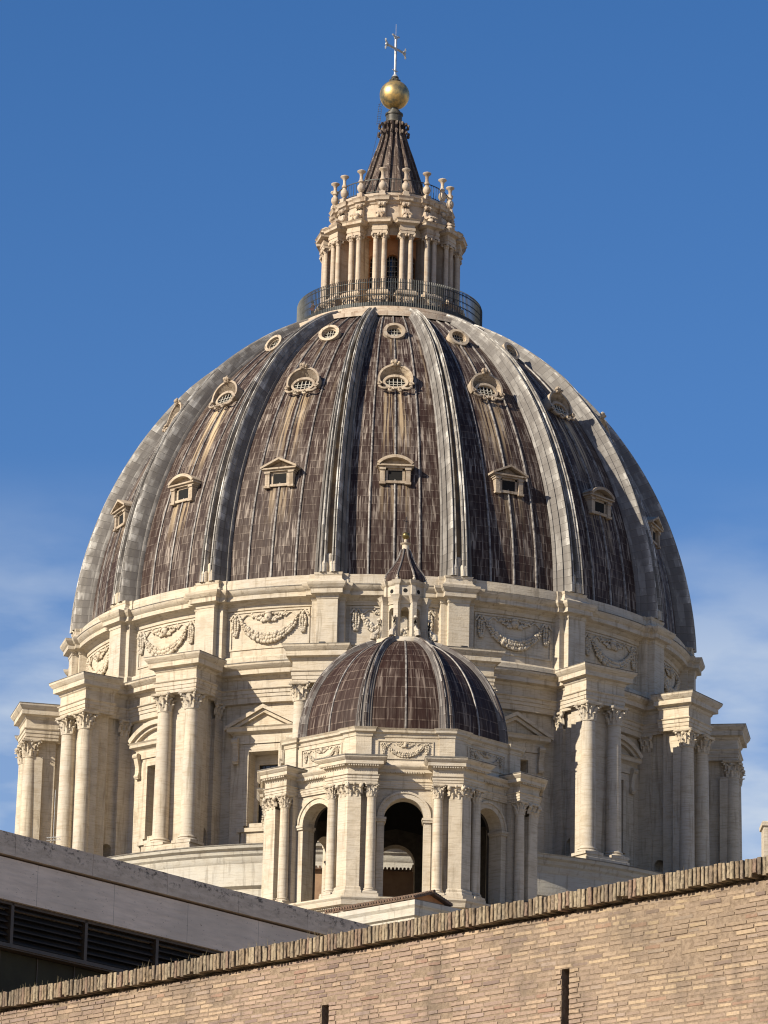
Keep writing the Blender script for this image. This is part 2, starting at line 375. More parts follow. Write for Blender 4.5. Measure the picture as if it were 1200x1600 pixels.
# ================================================================== MAIN DOME
dome = empty('basilica_dome', (0, 0, 0), A0)
tag(dome, 'huge ribbed lead dome on a columned stone drum, gilt ball and cross on top', 'dome')
L0 = (0, 0, Z0)
RIBS = [R(a) for a in (-101.25, -78.75, -56.25, -33.75, -11.25, 11.25, 33.75, 56.25, 78.75, 101.25)]
BAYS = [R(a) for a in (-90, -67.5, -45, -22.5, 0, 22.5, 45, 67.5, 90)]
E_, ZC, RR = 7.829, -3.098, 33.373
def rout(z, off=0.0):
    return sqrt(max(0, (RR-off)**2-(z-ZC)**2))-E_
def ribh(z): return .82 if z < 18 else .82-.42*(z-18)/7.2

def P(mb, name, mat, smooth=35, parent=dome, **k):
    return mb.build(name, mat, parent, smooth, loc=L0 if parent == dome else None, **k)

# body of the church under the drum (mostly hidden)
mb = MB(); mb.box(-62, 62, -31, 80, -Z0, -Z0+47); mb.box(-40, 40, -29, 60, -Z0+47, -Z0+52)
mb.mold(lambda o: [(-62-o, -31-o), (62+o, -31-o), (62+o, 80), (-62-o, 80)], [(.2, -Z0+44), (.5, -Z0+44.5), (1.1, -Z0+45.6), (1.3, -Z0+46.4), (1.3, -Z0+47.2)])
P(mb, 'church_body', STONED, None)
# podium
mb = MB()
mb.lathe([(29.6, -38), (29.6, -26.6), (29.9, -26.4), (29.9, -24.75), (30.0, -24.6), (30.05, -24.25), (30.22, -24.1), (30.3, -23.85), (30.55, -23.72), (30.62, -23.5)], 128)
P(mb, 'podium', STONED, 30)
mb = MB(); mb.lathe([(30.66, -23.50), (30.66, -23.43), (24.0, -23.1)], 128); P(mb, 'podium_flashing', CAPL, 30)
# drum wall with sixteen window openings
mb = MB(); WR = 24.35; WO = 1.18; ZW0, ZW1 = -20.5, -15.05
for b in range(16):
    c = b*BAY; ao = math.asin(WO/WR)
    an = [-BAY/2+(BAY/2-ao)*i/5 for i in range(5)]+[-ao, ao]+[ao+(BAY/2-ao)*i/5 for i in range(1, 6)]
    zs = [-23.2, ZW0, ZW1, -11.0]
    for i in range(len(an)-1):
        for j in range(3):
            if j == 1 and i == 5: continue
            q = [(WR*sin(c+a), -WR*cos(c+a), z) for a, z in ((an[i], zs[j]), (an[i+1], zs[j]), (an[i+1], zs[j+1]), (an[i], zs[j+1]))]
            mb.add(q, [(0, 1, 2, 3)])
P(mb, 'drum_wall', STONE, 30)
mb = MB()
mb.lathe([(24.36, -11.35), (24.7, -11.3)]+[(24.7+o*1.35, z) for o, z in ent(-11.1, -8.42)]+[(25.6, -8.36), (24.72, -8.20), (24.72, -7.75), (24.6, -7.6), (24.3, -7.55), (24.3, -3.95), (24.42, -3.9), (24.46, -3.62), (24.6, -3.55), (24.78, -3.4), (25.05, -3.34), (25.12, -3.30), (25.12, -2.98), (25.26, -2.86), (25.40, -2.66), (25.42, -2.55), (24.95, -2.40), (24.92, -1.62), (24.5, -1.5)], 160)
P(mb, 'drum_entablature', STONE, 25)
# thin dark flashing on top of the ring cornices
mb = MB(); mb.lathe([(25.70, -8.415), (25.70, -8.35), (24.78, -8.19)], 160); mb.lathe([(25.45, -2.545), (25.45, -2.49), (24.99, -2.38)], 160)
P(mb, 'cornice_flashing', CAPL, 30)

# buttresses with paired columns
bt = MB()
RC, TC, RF = 28.56, 1.235, 29.02
# arched passage through the foot of the spur
st = len(bt.v)
bt.arch_plate(24.2, 26.62, -22.9, -11.05, -.85, .85, .46, -21.35, 10, cx=25.98)
bt.xf(Matrix.Rotation(-pi/2, 4, 'Z'), st)            # plate now runs along the radius
bt.mold(lambda o: [(-1.28-o, -26.55), (-1.28-o, -28.12-o), (1.28+o, -28.12-o), (1.28+o, -26.55)], [(.22, -23.15), (.22, -22.6), (.14, -22.5), (.10, -22.25), (0, -22.2), (0, -11.05)])
bt.mold(lambda o: [(-1.95-o, -26.6), (-1.95-o, -29.35-o), (1.95+o, -29.35-o), (1.95+o, -26.6)], [(.12, -23.2), (.12, -22.95), (.02, -22.9), (.02, -22.72)])
for sx in (-1, 1):
    bt.box(sx*1.235-.44, sx*1.235+.44, -28.35, -27.6, -22.8, -12.4)
    bt.box(min(sx*.84, sx*1.20), max(sx*.84, sx*1.20), -25.42, -24.2, -22.8, -12.42)
bt.mold(rectf(1.22, -24.0, -26.75), ent(-11.1, -8.38, over=.9))
bt.mold(lambda o: [(-1.82-o, -26.45+.5*o), (-1.82-o, -RF-o), (1.82+o, -RF-o), (1.82+o, -26.45+.5*o)], ent(-11.06, -8.30))
butt = P(bt, 'buttress', STONE, None)
for sx in (-1, 1):
    cc = MB(); corinthian(cc, sx*TC, -28.35, -12.42, -11.06, .02, True, .44); cc.build('pilaster_capital', STONE, butt, 50)
    cc = MB(); corinthian(cc, 0, 0, -12.42, -11.10, .02, True, .40); cc.xf(Matrix.Translation((sx*1.19, -25.0, 0)) @ Matrix.Rotation(sx*pi/2, 4, 'Z')); cc.build('pilaster_capital', STONE, butt, 50)
for sx in (-1, 1):
    cm = MB(); base_col(cm, sx*TC, -RC, -22.72, .60, .62, 22); shaft(cm, sx*TC, -RC, -22.1, -12.46, .60, .52, 22)
    corinthian(cm, sx*TC, -RC, -12.40, -11.06, .53)
    cm.build('column', STONE, butt, 50)
fl = MB(); fl.mold(lambda o: [(-2.56, -26.1), (-2.56, -29.76), (2.56, -29.76), (2.56, -26.1)], [(0, -8.295), (0, -8.25)])
fl.build('top_flashing', CAPL, butt)
copies(butt, RIBS)

# attic pilasters with their broken-forward cornice and the pedestal at the rib foot
ap = MB()
ATC = [(0, -3.72), (.05, -3.68), (.07, -3.5), (.16, -3.42), (.34, -3.36), (.42, -3.32), (.42, -3.0), (.52, -2.9), (.66, -2.68), (.70, -2.50)]
ap.mold(rectf(1.27, -24.2, -24.98), [(.12, -8.2), (.12, -7.75), (0, -7.6), (0, -3.7)]); ap.mold(rectf(1.27, -24.2, -24.98), ATC)
ap.mold(rectf(.80, -24.2, -25.50), [(.12, -8.2), (.12, -7.72), (0, -7.57), (0, -3.7)]); ap.mold(rectf(.80, -24.2, -25.50), [(o, z+.004) for o, z in ATC])
ap.mold(rectf(1.02, -24.0, -25.30), [(.28, -2.5), (.22, -2.25), (.05, -2.1), (0, -1.8), (.05, -1.72), (.08, -1.56)])
ap.mold(rectf(1.45, -24.0, -24.95), [(.1, -2.48), (.05, -2.2), (0, -1.9), (.05, -1.6)])
apo = P(ap, 'attic_pilaster', STONE, None)
fm = MB()
for sx in (-.38, .38): fm.lathe([(0, -.62), (.22, -.66), (.31, -.80), (.33, -.9), (.33, -1.56)], 16, sx, -25.18)
fm.lathe([(0, .02), (.16, -.02), (.24, -.12), (.26, -.25), (.26, -1.56)], 16, 0, -24.95)
fm.build('rib_foot_cylinders', STONE, apo, 40)
copies(apo, RIBS)

# garlands between the pilasters
rnd = random.Random(3)
def garland(mb, W, zt, zb, yf, k=1.0, head=True):
    def y(x): return yf(x)
    n = int(34)
    for i in range(n+1):
        t = -1+2*i/n; x = t*W*.72; z = zt-.55*k-(zt-.55*k-zb-.2*k)*(1-t*t)**.8
        th = (.20+.12*(1-abs(t)))*k
        for q in range(3):
            r = th*rnd.uniform(.42, .66)
            mb.ball((x+rnd.uniform(-.05, .05), y(x)-.10*k-rnd.uniform(0, .12)*k, z+th*(q-1)*.85), r, 6, 4)
    for s in (-1, 1):
        xa = s*W*.86
        for q in range(9):           # hanging drop
            z = zt-.45*k-q*.14*k; wd = (.10+.17*sin(pi*min(1, (q+2)/10)))*k
            for e in (-1, 0, 1): mb.ball((xa+e*wd*.8, y(xa)-.1*k-.05*rnd.random(), z+rnd.uniform(-.04, .04)), .105*k*rnd.uniform(.8, 1.3), 6, 4)
        for a in (-1, 1):            # bow and ribbon
            pts = [(xa+a*(.02+.42*k*t)*1.0, y(xa)-.12*k, zt-.25*k+.20*k*sin(t*5)*(1-.3*t)) for t in [i/8 for i in range(9)]]
            mb.tube(pts, .075*k, 5)
        pts = [(xa-s*(.1+1.25*k*t), y(xa-s*t)-.09*k, zt-.28*k-.18*k*sin(t*7)) for t in [i/10 for i in range(11)]]
        mb.tube(pts, .055*k, 5)
        mb.ball((xa, y(xa)-.15*k, zt-.25*k), .13*k, 6, 4)
    if head:
        mb.ball((0, y(0)-.14*k, zt-.42*k), .30*k, 9, 7, 1, .8, 1.1)
        mb.ball((0, y(0)-.36*k, zt-.46*k), .09*k, 6, 4); mb.ball((0, y(0)-.2*k, zt-.10*k), .20*k, 7, 4, 1.5, .7, .6)
        for s in (-1, 1):
            for q in range(12):
                t = q/11; mb.ball((s*(.32+.95*t)*k, y(0)-.10*k, zt-.62*k+(.45*t+.10*sin(q*2.4))*k), (.135-.06*t)*k, 6, 4, 1.2, .7, 1)
            for q in range(5): mb.ball((s*(.2+.16*q)*k, y(0)-.12*k, zt-.18*k-(.02*q)*k+.06*(q % 2)), .09*k, 6, 4)
gy = lambda x: -sqrt(24.3**2-x*x)
gp_ = MB()
def bent(mb, x0, x1, z0, z1, t, n=8, yfn=gy):
    L = []
    for i in range(n+1):
        x = x0+(x1-x0)*i/n; L.append([(x, yfn(x)+.02, z0), (x, yfn(x)-t, z0), (x, yfn(x)-t, z1), (x, yfn(x)+.02, z1)])
    mb.loops(L)
bent(gp_, -3.25, 3.25, -4.12, -3.98, .08); bent(gp_, -3.25, 3.25, -7.02, -6.88, .08); bent(gp_, -3.25, -3.11, -6.88, -4.12, .08, 1); bent(gp_, 3.11, 3.25, -6.88, -4.12, .08, 1)
gpo = P(gp_, 'garland_panel', STONE, 30)
gm_ = MB(); garland(gm_, 3.2, -4.15, -6.45, gy, 1.08)
gm_.build('garland', STONE, gpo, 60)
copies(gpo, BAYS)

# drum windows: triangular and segmental pediments alternate
def raking(mb, pts, y0, y1, th):      # sloping cornice between plan points (x,z)
    for (xa, za), (xb, zb) in zip(pts[:-1], pts[1:]):
        mb.xprism([(xa, za-th), (xb, zb-th), (xb, zb), (xa, za)], y0, y1)
def drum_window(seg):
    m = MB(); yw = -24.2
    y1 = -24.66; y2 = -25.05
    # outer architrave frame in two steps
    for hw, y, z1, z0 in ((1.78, -24.50, -14.45, -20.9), (1.50, -24.58, -14.75, -20.7)):
        m.box(-hw, -hw+.30, y, yw, z0, z1); m.box(hw-.30, hw, y, yw, z0, z1); m.box(-hw+.30, hw-.30, y, yw, z1-.30, z1)
    m.box(-1.95, 1.95, -24.72, yw, -21.2, -20.9)
    m.box(-1.6, 1.6, -24.55, yw, -23.0, -21.2)
    m.box(-2.65, -1.79, -24.46, yw, -22.95, -13.9); m.box(1.79, 2.65, -24.46, yw, -22.95, -13.9)
    # frieze + horizontal cornice
    m.box(-2.5, 2.5, -24.60, yw, -14.42, -13.75)
    m.mold(lambda o: [(-2.55-o, -24.2), (-2.55-o, -24.62-o), (2.55+o, -24.62-o), (2.55+o, -24.2)], [(0, -13.75), (.1, -13.62), (.34, -13.52), (.36, -13.30), (.46, -13.18)])
    if seg:
        Rr_ = 4.15; zc_ = -11.62-Rr_; aa = math.asin(3.02/Rr_)
        m.arch_ring(0, zc_, Rr_-.36, Rr_, y2, yw, 16, pi/2-aa, pi/2+aa); m.arch_ring(0, zc_, Rr_-.62, Rr_-.35, y2+.24, yw, 16, pi/2-aa*.96, pi/2+aa*.96)
        pts = [(-2.5, -13.19)]+[(-(Rr_-.6)*cos(pi/2-aa*.9+2*aa*.9*i/12), zc_+(Rr_-.6)*sin(pi/2-aa*.9+2*aa*.9*i/12)) for i in range(13)]+[(2.5, -13.19)]
        m.xprism(pts, -24.5, yw)
    else:
        raking(m, [(-3.10, -13.10), (0, -11.50), (3.10, -13.10)], y2, yw, .30)
        raking(m, [(-2.75, -13.24), (0, -11.82), (2.75, -13.24)], y2+.22, yw, .28)
        m.xprism([(-2.6, -13.19), (2.6, -13.19), (0, -11.9)], -24.5, yw)
    for s in (-1, 1):                 # scroll consoles
        pts = [(s*2.22, -24.50-a, z) for a, z in ((.30, -14.0), (.34, -14.25), (.22, -14.6), (.10, -15.0), (.08, -15.4), (.16, -15.8), (.10, -15.95))]
        m.loops([[(s*2.22-.2, -24.40, z), (s*2.22-.2, y-.12, z), (s*2.22+.2, y-.12, z), (s*2.22+.2, -24.40, z)] for _, y, z in pts]); m.tube([(s*2.22-.25, -24.82, -14.2), (s*2.22+.25, -24.82, -14.2)], .22, 10); m.tube([(s*2.22-.22, -24.68, -15.75), (s*2.22+.22, -24.68, -15.75)], .15, 8)
    o = P(m, 'drum_window', STONE, 30)
    r_ = MB()                          # deep reveal
    for s in (-1, 1): r_.box(min(s*1.17, s*1.5), max(s*1.17, s*1.5), -24.37, -22.9, ZW0-.1, ZW1+.1)
    r_.box(-1.17, 1.17, -24.37, -22.9, ZW1-.02, ZW1+.3); r_.box(-1.17, 1.17, -24.37, -22.9, ZW0-.3, ZW0)
    for s in (-1, 1): r_.box(min(s*.86, s*1.165), max(s*.86, s*1.165), -23.35, -22.95, ZW0, ZW1-.03)
    r_.box(-.855, .855, -23.35, -22.95, ZW1-.75, ZW1-.03)
    r_.build('reveal', STONE, o)
    gl = MB(); gl.box(-1.17, 1.17, -23.1, -22.98, ZW0, ZW1-.03); gl.build('pane', GLASS, o)
    b = MB()
    for x in (-.43, 0, .43): b.box(x-.02, x+.02, -23.16, -23.11, ZW0, ZW1-.78)
    for k in range(6): b.box(-.85, .85, -23.15, -23.11, ZW0+.7*k+.4, ZW0+.7*k+.45)
    b.build('window_bars', METALD, o)
    return o
w0 = drum_window(False); copies(w0, [R(a) for a in (-67.5, -22.5, 22.5, 67.5)])
w1 = drum_window(True); copies(w1, [R(a) for a in (-90, -45, 0, 45, 90)])

# ---- lead shell
ZB, ZT = -1.62, 25.0
arc = []; s_acc = 0; N_ = 60; prev = None
for i in range(N_+1):
    z = ZB+(ZT-ZB)*i/N_ if i < 45 else None
def SR(a): return RR-1.32+.40*max(0, min(1, (a-.05)/.9))        # shell lies a little deeper below the ribs at its foot
def angz(z):
    a = math.asin((z-ZC)/(RR-1.1))
    for _ in range(6): a = math.asin((z-ZC)/SR(a))
    return a
ang0 = angz(ZB); ang1 = angz(ZT-.25)
SP = [(SR(a)*cos(a)-E_, ZC+SR(a)*sin(a)) for a in [ang0+(ang1-ang0)*i/N_ for i in range(N_+1)]]
mb = MB(); NS = 192
vs = []; fs = []; uvs = []
for i, (r, z) in enumerate(SP):
    for j in range(NS+1):
        a = -pi-BAY/2+2*pi*j/NS; vs.append((r*sin(a), -r*cos(a), z)); uvs.append(((a+pi+BAY/2)/BAY, 32.4*(ang1-ang0)*i/N_))
for i in range(N_):
    for j in range(NS): fs.append((i*(NS+1)+j, i*(NS+1)+j+1, (i+1)*(NS+1)+j+1, (i+1)*(NS+1)+j))
mb.v = vs; mb.f = fs
me = bpy.data.meshes.new('lead_shell'); me.from_pydata(vs, [], fs); ul = me.uv_layers.new(name='UVMap')
for l in me.loops: ul.data[l.index].uv = uvs[l.vertex_index]
me.shade_smooth(); me.materials.append(SHELL)
so = bpy.data.objects.new('lead_shell', me); sc.collection.objects.link(so); so.parent = dome; so.location = L0

# ---- ribs: two rounded rolls either side of a sunken channel
def rib_mesh(hw0, hw1, arcpts, hfun, name):
    # arcpts: (r,z,nr,nz,t 0..1,v) on the shell surface
    m = MB(); L = []; UV = []
    for r, z, nr, nz_, t, v in arcpts:
        hw = hw0+(hw1-hw0)*t; h = hfun(t)
        half = [(1.18, -.12), (1.17, .12*h), (1.10, .20*h), (1.02, .19*h), (.99, .30*h), (.86, .58*h), (.79, .50*h), (.66, .82*h), (.60, .96*h), (.52, 1.02*h), (.45, .98*h), (.42, .80*h), (.37, .80*h), (.34, .98*h), (.25, .98*h), (.21, .86*h), (.18, .62*h)]
        sec = [(-x, d) for x, d in half]+half[::-1]
        row = [(x*hw, -(r+nr*d), z+nz_*d) for x, d in sec]
        L.append(row); UV.append([(k/len(sec)*1.0, v) for k in range(len(sec))])
    n = len(L[0])
    m.loops(L, closed=False)
    uvd = {}
    return m, UV, n
def rib_obj(hw0, hw1, arcpts, hfun, mat, chan, parent, name='rib', scale=1.0):
    m, UV, n = rib_mesh(hw0, hw1, arcpts, hfun, name)
    vs = [(a*scale, b*scale, c*scale) for a, b, c in m.v]
    fs = [f for f in m.f if (f[0] % n) != 16]
    me = bpy.data.meshes.new(name); me.from_pydata(vs, [], fs); ul = me.uv_layers.new(name='UVMap')
    fl = [u for row in UV for u in row]
    for l in me.loops: ul.data[l.index].uv = fl[l.vertex_index]
    me.shade_smooth()
    try: me.set_sharp_from_angle(angle=R(35))
    except Exception: pass
    me.materials.append(mat)
    o = bpy.data.objects.new(name, me); sc.collection.objects.link(o); o.parent = parent
    c = bpy.data.meshes.new('rib_channel'); f2 = [f for f in m.f if (f[0] % n) == 16]
    used = sorted({i for f in f2 for i in f}); mp_ = {u: i for i, u in enumerate(used)}
    c.from_pydata([vs[u] for u in used], [], [tuple(mp_[i] for i in f) for f in f2]); c.materials.append(chan)
    co = bpy.data.objects.new('rib_channel', c); sc.collection.objects.link(co); co.parent = o
    return o
AP = []
a_end = angz(25.15); a_st = ang0
for i in range(81):
    t = i/80; a = a_st+(a_end-a_st)*t
    AP.append((SR(a)*cos(a)-E_, ZC+SR(a)*sin(a), cos(a), sin(a), t, 32.4*(a-a_st)))
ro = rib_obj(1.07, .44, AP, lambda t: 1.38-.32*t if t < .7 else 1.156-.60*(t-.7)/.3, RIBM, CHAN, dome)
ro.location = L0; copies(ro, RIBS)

# raised battens in each bay
bm_ = []
for frac in (-.205, .0, .205):
    m = MB(); L = []
    for i in range(49):
        t = i/48; a = ang0+(ang1-ang0)*t; r = SR(a)*cos(a)-E_; z = ZC+SR(a)*sin(a)
        ph = frac*BAY*(1+.08*t); wb = .085-.03*t; hb = .12
        c_, s_ = cos(ph), sin(ph)
        row = []
        for x, d in ((-wb, -.02), (-wb*.8, hb*.8), (0, hb), (wb*.8, hb*.8), (wb, -.02)):
            rr = r+d*cos(a); row.append((rr*s_+x*c_, -rr*c_+x*s_, z+d*sin(a)))
        L.append(row)
    m.loops(L, closed=False)
    o = P(m, 'lead_batten', BATTEN, 40); copies(o, BAYS)

# ---- lower dormers
def dormer(seg):
    m = MB(); yf = -23.12; yb = -21.2
    for s in (-1, 1):
        x0, x1 = sorted((s*.55, s*.74)); m.box(x0, x1, yf+.10, yb, 6.35, 7.35)
        x0, x1 = sorted((s*.80, s*1.16)); m.box(x0, x1, yf-.08, yb, 6.15, 7.35)
        m.box(s*.98-.24, s*.98+.24, yf-.16, yb, 6.05, 6.22); m.box(s*.98-.24, s*.98+.24, yf-.16, yb, 7.2, 7.36)
    m.box(-.74, .74, yf+.10, yb, 7.2, 7.36); m.box(-.82, .82, yf-.02, yb, 6.16, 6.36)
    m.box(-1.3, 1.3, yf-.10, yb, 7.36, 7.5); m.box(-1.42, 1.42, yf-.26, yb, 7.5, 7.62)
    if seg:
        m.arch_ring(0, 6.45, 1.70, 1.92, yf-.32, yb, 12, pi/2-.82, pi/2+.82, sz=1.0)
        m.xprism([(-1.15, 7.62)]+[(-1.7*cos(pi/2-.7+1.4*i/8), 6.45+1.7*sin(pi/2-.7+1.4*i/8)) for i in range(9)]+[(1.15, 7.62)], yf+.25, yb)
    else:
        raking(m, [(-1.5, 7.72), (0, 8.42), (1.5, 7.72)], yf-.32, yb, .17)
        m.xprism([(-1.2, 7.62), (1.2, 7.62), (0, 8.22)], yf+.25, yb)
    o = P(m, 'dormer', STONEW, 30)
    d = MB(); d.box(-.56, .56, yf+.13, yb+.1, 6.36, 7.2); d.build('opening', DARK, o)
    return o
d0 = dormer(True); copies(d0, [R(a) for a in (-90, -45, 0, 45, 90)])
d1 = dormer(False); copies(d1, [R(a) for a in (-67.5, -22.5, 22.5, 67.5)])

# ---- oval windows with scallop hoods
def shell_frame(z):      # point on shell and tilt
    a = angz(z); return SR(a)*cos(a)-E_, a
r1_, a1_ = shell_frame(14.9)
def ell(rx, rz, n=28, dz=0): return [(rx*cos(2*pi*i/n), dz+rz*sin(2*pi*i/n)) for i in range(n)]
def ring_loft(mb, a, b, y0, y1, y0b=None, y1b=None):
    n = len(a); L = []
    L.append([(p[0], y0, p[1]) for p in b]); L.append([(p[0], y1, p[1]) for p in b]); L.append([(p[0], y1, p[1]) for p in a]); L.append([(p[0], y0 if y0b is None else y0b, p[1]) for p in a])
    mb.loops(L, True, False, False)
m = MB()
def earc(rx, rz, dz, a0, a1, n): return [(rx*cos(a0+(a1-a0)*i/n), dz+rz*sin(a0+(a1-a0)*i/n)) for i in range(n+1)]
H0, H1, HN = -.42, pi+.42, 40
hi_, ho_ = earc(1.22, 1.10, 1.22, H0, H1, HN), earc(1.38, 1.26, 1.22, H0, H1, HN)
m.loops([[(p[0], y, p[1]) for p, y in ((i_, -.30), (o_, -.30), (o_, 1.9), (i_, 1.9))] for i_, o_ in zip(hi_, ho_)])
L = []                                                                              # fluted concave niche
for k in range(8):
    t = k/7; rx = 1.24*(1-t)+.95*t; rz = 1.12*(1-t)+.66*t; dz = 1.22*(1-t)+.94*t; yy = -.22+.75*sin(t*pi/2)
    L.append([(rx*q[0]*(1+.05*sin(pi*t)*(j % 2)), yy+.10*sin(pi*t)*(j % 2), dz+rz*q[1]*(1+.05*sin(pi*t)*(j % 2))) for j, q in enumerate(earc(1, 1, 0, H0, H1, 36))])
m.loops(L, closed=False)
ring_loft(m, ell(.80, .50, dz=.98), ell(1.0, .70, dz=.98), .7, -.12)
for s in (-1, 1):                                                                   # scrolls
    for cx, cz, rr in ((.38, .02, .27), (1.24, .62, .20)):
        pts = [(s*cx+rr*(1-.07*i)*cos(i*.62)*.9, -.30, cz+rr*(1-.07*i)*sin(i*.62)) for i in range(12)]
        m.tube(pts, .085, 6)
    m.tube([(s*1.3, -.3, .35), (s*1.05, -.32, .12), (s*.85, -.32, .1), (s*.6, -.3, .2)], .10, 6)
for q in range(11):                                                                 # crown ornament
    m.ball((rnd.uniform(-.38, .38), -.38+rnd.uniform(-.15, .1), 2.50+rnd.uniform(-.10, .14)), rnd.uniform(.10, .17), 6, 4)
m.ball((0, -.42, 2.56), .18, 8, 6); m.ball((0, -.40, 2.74), .10, 6, 4)
m.v = [(x, y-(.20*max(0, z-1.2) if y < 0 else 0), z) for x, y, z in m.v]
TM = Matrix.Translation((0, -r1_-.16, 14.80)) @ Matrix.Rotation(-R(24), 4, 'X')
m.xf(TM); oc1 = P(m, 'hooded_oval_window', STONEW, 50)
m = MB(); m.xprism(ell(.84, .54, dz=.98), .08, .3); m.xf(TM); m.build('pane', GLASS, oc1)
m = MB()
for x in (-.48, -.16, .16, .48): h_ = .50*sqrt(1-(x/.82)**2); m.box(x-.03, x+.03, -.02, .05, .98-h_, .98+h_)
for z in (-.20, .06): h_ = .80*sqrt(1-(z/.52)**2); m.box(-h_, h_, -.025, .045, .98+z-.025, .98+z+.025)
m.xf(TM); m.build('window_bars', PALEBAR, oc1)
copies(oc1, BAYS)
# ---- round windows near the top
r2_, a2_ = shell_frame(21.25)
m = MB(); ring_loft(m, ell(.62, .60, dz=.72), ell(.88, .84, dz=.72), 1.6, -.30); ring_loft(m, ell(.54, .52, dz=.72), ell(.66, .64, dz=.72), .5, -.05)
TM = Matrix.Translation((0, -r2_-.12, 21.02)) @ Matrix.Rotation(-R(24), 4, 'X')
m.xf(TM); oc2 = P(m, 'round_window', STONEW, 40)
m = MB(); m.xprism(ell(.60, .58, dz=.72), .12, .3); m.xf(TM); m.build('pane', GLASS, oc2)
m = MB(); m.xprism(ell(.58, .20, dz=.34), .02, .12)
for x in (-.22, .0, .22): h_ = .52*sqrt(1-(x/.56)**2); m.box(x-.022, x+.022, .04, .11, .72-h_, .72+h_)
for z in (-.1, .18): h_ = .54*sqrt(1-(z/.54)**2); m.box(-h_, h_, .035, .105, .72+z-.02, .72+z+.02)
m.xf(TM); m.build('window_bars', PALEBAR, oc2)
copies(oc2, BAYS)

# ================================================================== LANTERN (a part of the dome; its pieces are sub-parts)
m = MB()
m.lathe([(9.35, 24.6), (9.30, 25.0), (8.75, 25.1), (8.70, 25.3), (8.25, 25.42), (8.25, 25.62), (8.02, 25.72), (7.98, 25.9), (7.4, 25.95), (5.0, 25.96)], 128)
plat = P(m, 'lantern_platform', STONE2, 25)
m = MB()
NB = 250
for i in range(NB):
    a = 2*pi*i/NB; c_, s_ = cos(a), sin(a); w_ = .038
    pts = [(7.68, 25.9), (7.68, 28.2), (7.62, 28.38), (7.50, 28.46)]
    L = []
    for r, z in pts: L.append([((r+dr)*s_+t*c_, -(r+dr)*c_+t*s_, z) for dr, t in ((0, -w_), (w_*1.6, 0), (0, w_))])
    m.loops(L)
for z, h in ((26.05, .05), (26.95, .05), (27.45, .04), (28.05, .05)):
    m.lathe([(7.65, z), (7.71, z), (7.71, z+h), (7.65, z+h), (7.65, z)], 96)
m.lathe([(7.66, 25.95), (7.69, 25.95), (7.69, 26.35), (7.66, 26.35), (7.66, 25.95)], 96)
m.build('railing', IRON, plat)
lan = MB()
NA = 16
RW = 4.05
# drum of the lantern with sixteen arched windows
for b in range(NA):
    st = len(lan.v); hw_ = RW*tan(BAY/2)+.02
    lan.arch_plate(-hw_, hw_, 25.95, 33.9, -RW, -RW+.5, .46, 31.35, 10)
    lan.xf(Matrix.Rotation(b*BAY, 4, 'Z'), st)
lano = P(lan, 'lantern', ORANGE, 30)
m = MB(); m.lathe([(3.5, 26), (3.5, 33.9)], 32); m.build('window_glass', GLASS, lano)
m = MB()
for b in range(NA):
    st = len(m.v)
    for x in (-.23, 0, .23): m.box(x-.018, x+.018, -3.72, -3.67, 28, 31.8)
    for k in range(8): m.box(-.46, .46, -3.71, -3.67, 28.1+k*.46, 28.14+k*.46)
    m.xf(Matrix.Rotation(b*BAY, 4, 'Z'), st)
m.build('window_bars', PALEBAR, lano)
m = MB()
m.lathe([(5.0, 33.15), (5.0, 33.35), (4.98, 33.36), (4.98, 33.85), (5.15, 33.95), (5.25, 34.1), (4.95, 34.15), (4.72, 34.2), (4.72, 36.0), (4.80, 36.05), (4.86, 36.2), (5.02, 36.28), (5.05, 36.5), (5.15, 36.62), (4.9, 36.68), (4.9, 36.95), (3.9, 37.0), (3.2, 37.3)], 96)
m.build('upper_drum', STONE2, lano, 25)
m = MB(); m.lathe([(4.04, 33.16), (5.0, 33.15)], 64); m.build('soffit', ORANGE, lano)
# one bay of the order: pedestal, spur wall, two columns, entablature block
lp = MB(); RL = 5.62; TL = .36
lp.mold(lambda o: [(-.80-o, -4.1), (-.80-o, -6.15-o), (.80+o, -6.15-o), (.80+o, -4.1)], [(.10, 25.96), (.10, 26.15), (.02, 26.25), (0, 27.45), (.06, 27.52), (.14, 27.62), (.16, 27.8), (.05, 27.86), (.0, 28.0)])
lp.ball((0, -6.2, 26.95), .42, 9, 7, 1.0, .35, 1.1)
for s in (-1, 1): lp.tube([(s*.62, -6.2, 27.4), (s*.5, -6.25, 27.1), (s*.62, -6.25, 26.7), (s*.5, -6.2, 26.4)], .10, 6)
lp.box(-.36, .36, -5.35, -4.02, 28.0, 33.2)
lp.mold(rectf(.62, -4.1, -5.92), [(0, 33.1), (0, 33.3), (.04, 33.31), (.04, 33.55), (.0, 33.56), (0, 33.78), (.14, 33.86), (.30, 33.92), (.32, 34.12), (.42, 34.24)])
po = lp.build('lantern_buttress', STONE2, lano, 30)
lc = []
for s in (-1, 1):
    c = MB(); base_col(c, s*TL, -RL, 28.0, .225, .3, 12); shaft(c, s*TL, -RL, 28.3, 32.62, .225, .195, 12)
    c.lathe([(.2, 32.6), (.21, 32.8), (.30, 32.95)], 12, s*TL, -RL)
    for q in (-1, 1):
        for yy in (-.26, .26): c.ball((s*TL+q*.25, -RL+yy, 32.90), .13, 7, 5)
    for j in range(6): leaf(c, s*TL, -RL, j*pi/3, 32.62, .26, .2, .2, .14)
    c.box(s*TL-.33, s*TL+.33, -RL-.33, -RL+.33, 33.0, 33.12)
    c.v = c.v; lc.append(c.build('lantern_column', STONE2, lano, 45))
vo = MB()                                                    # scroll volute above each pair
pr = []
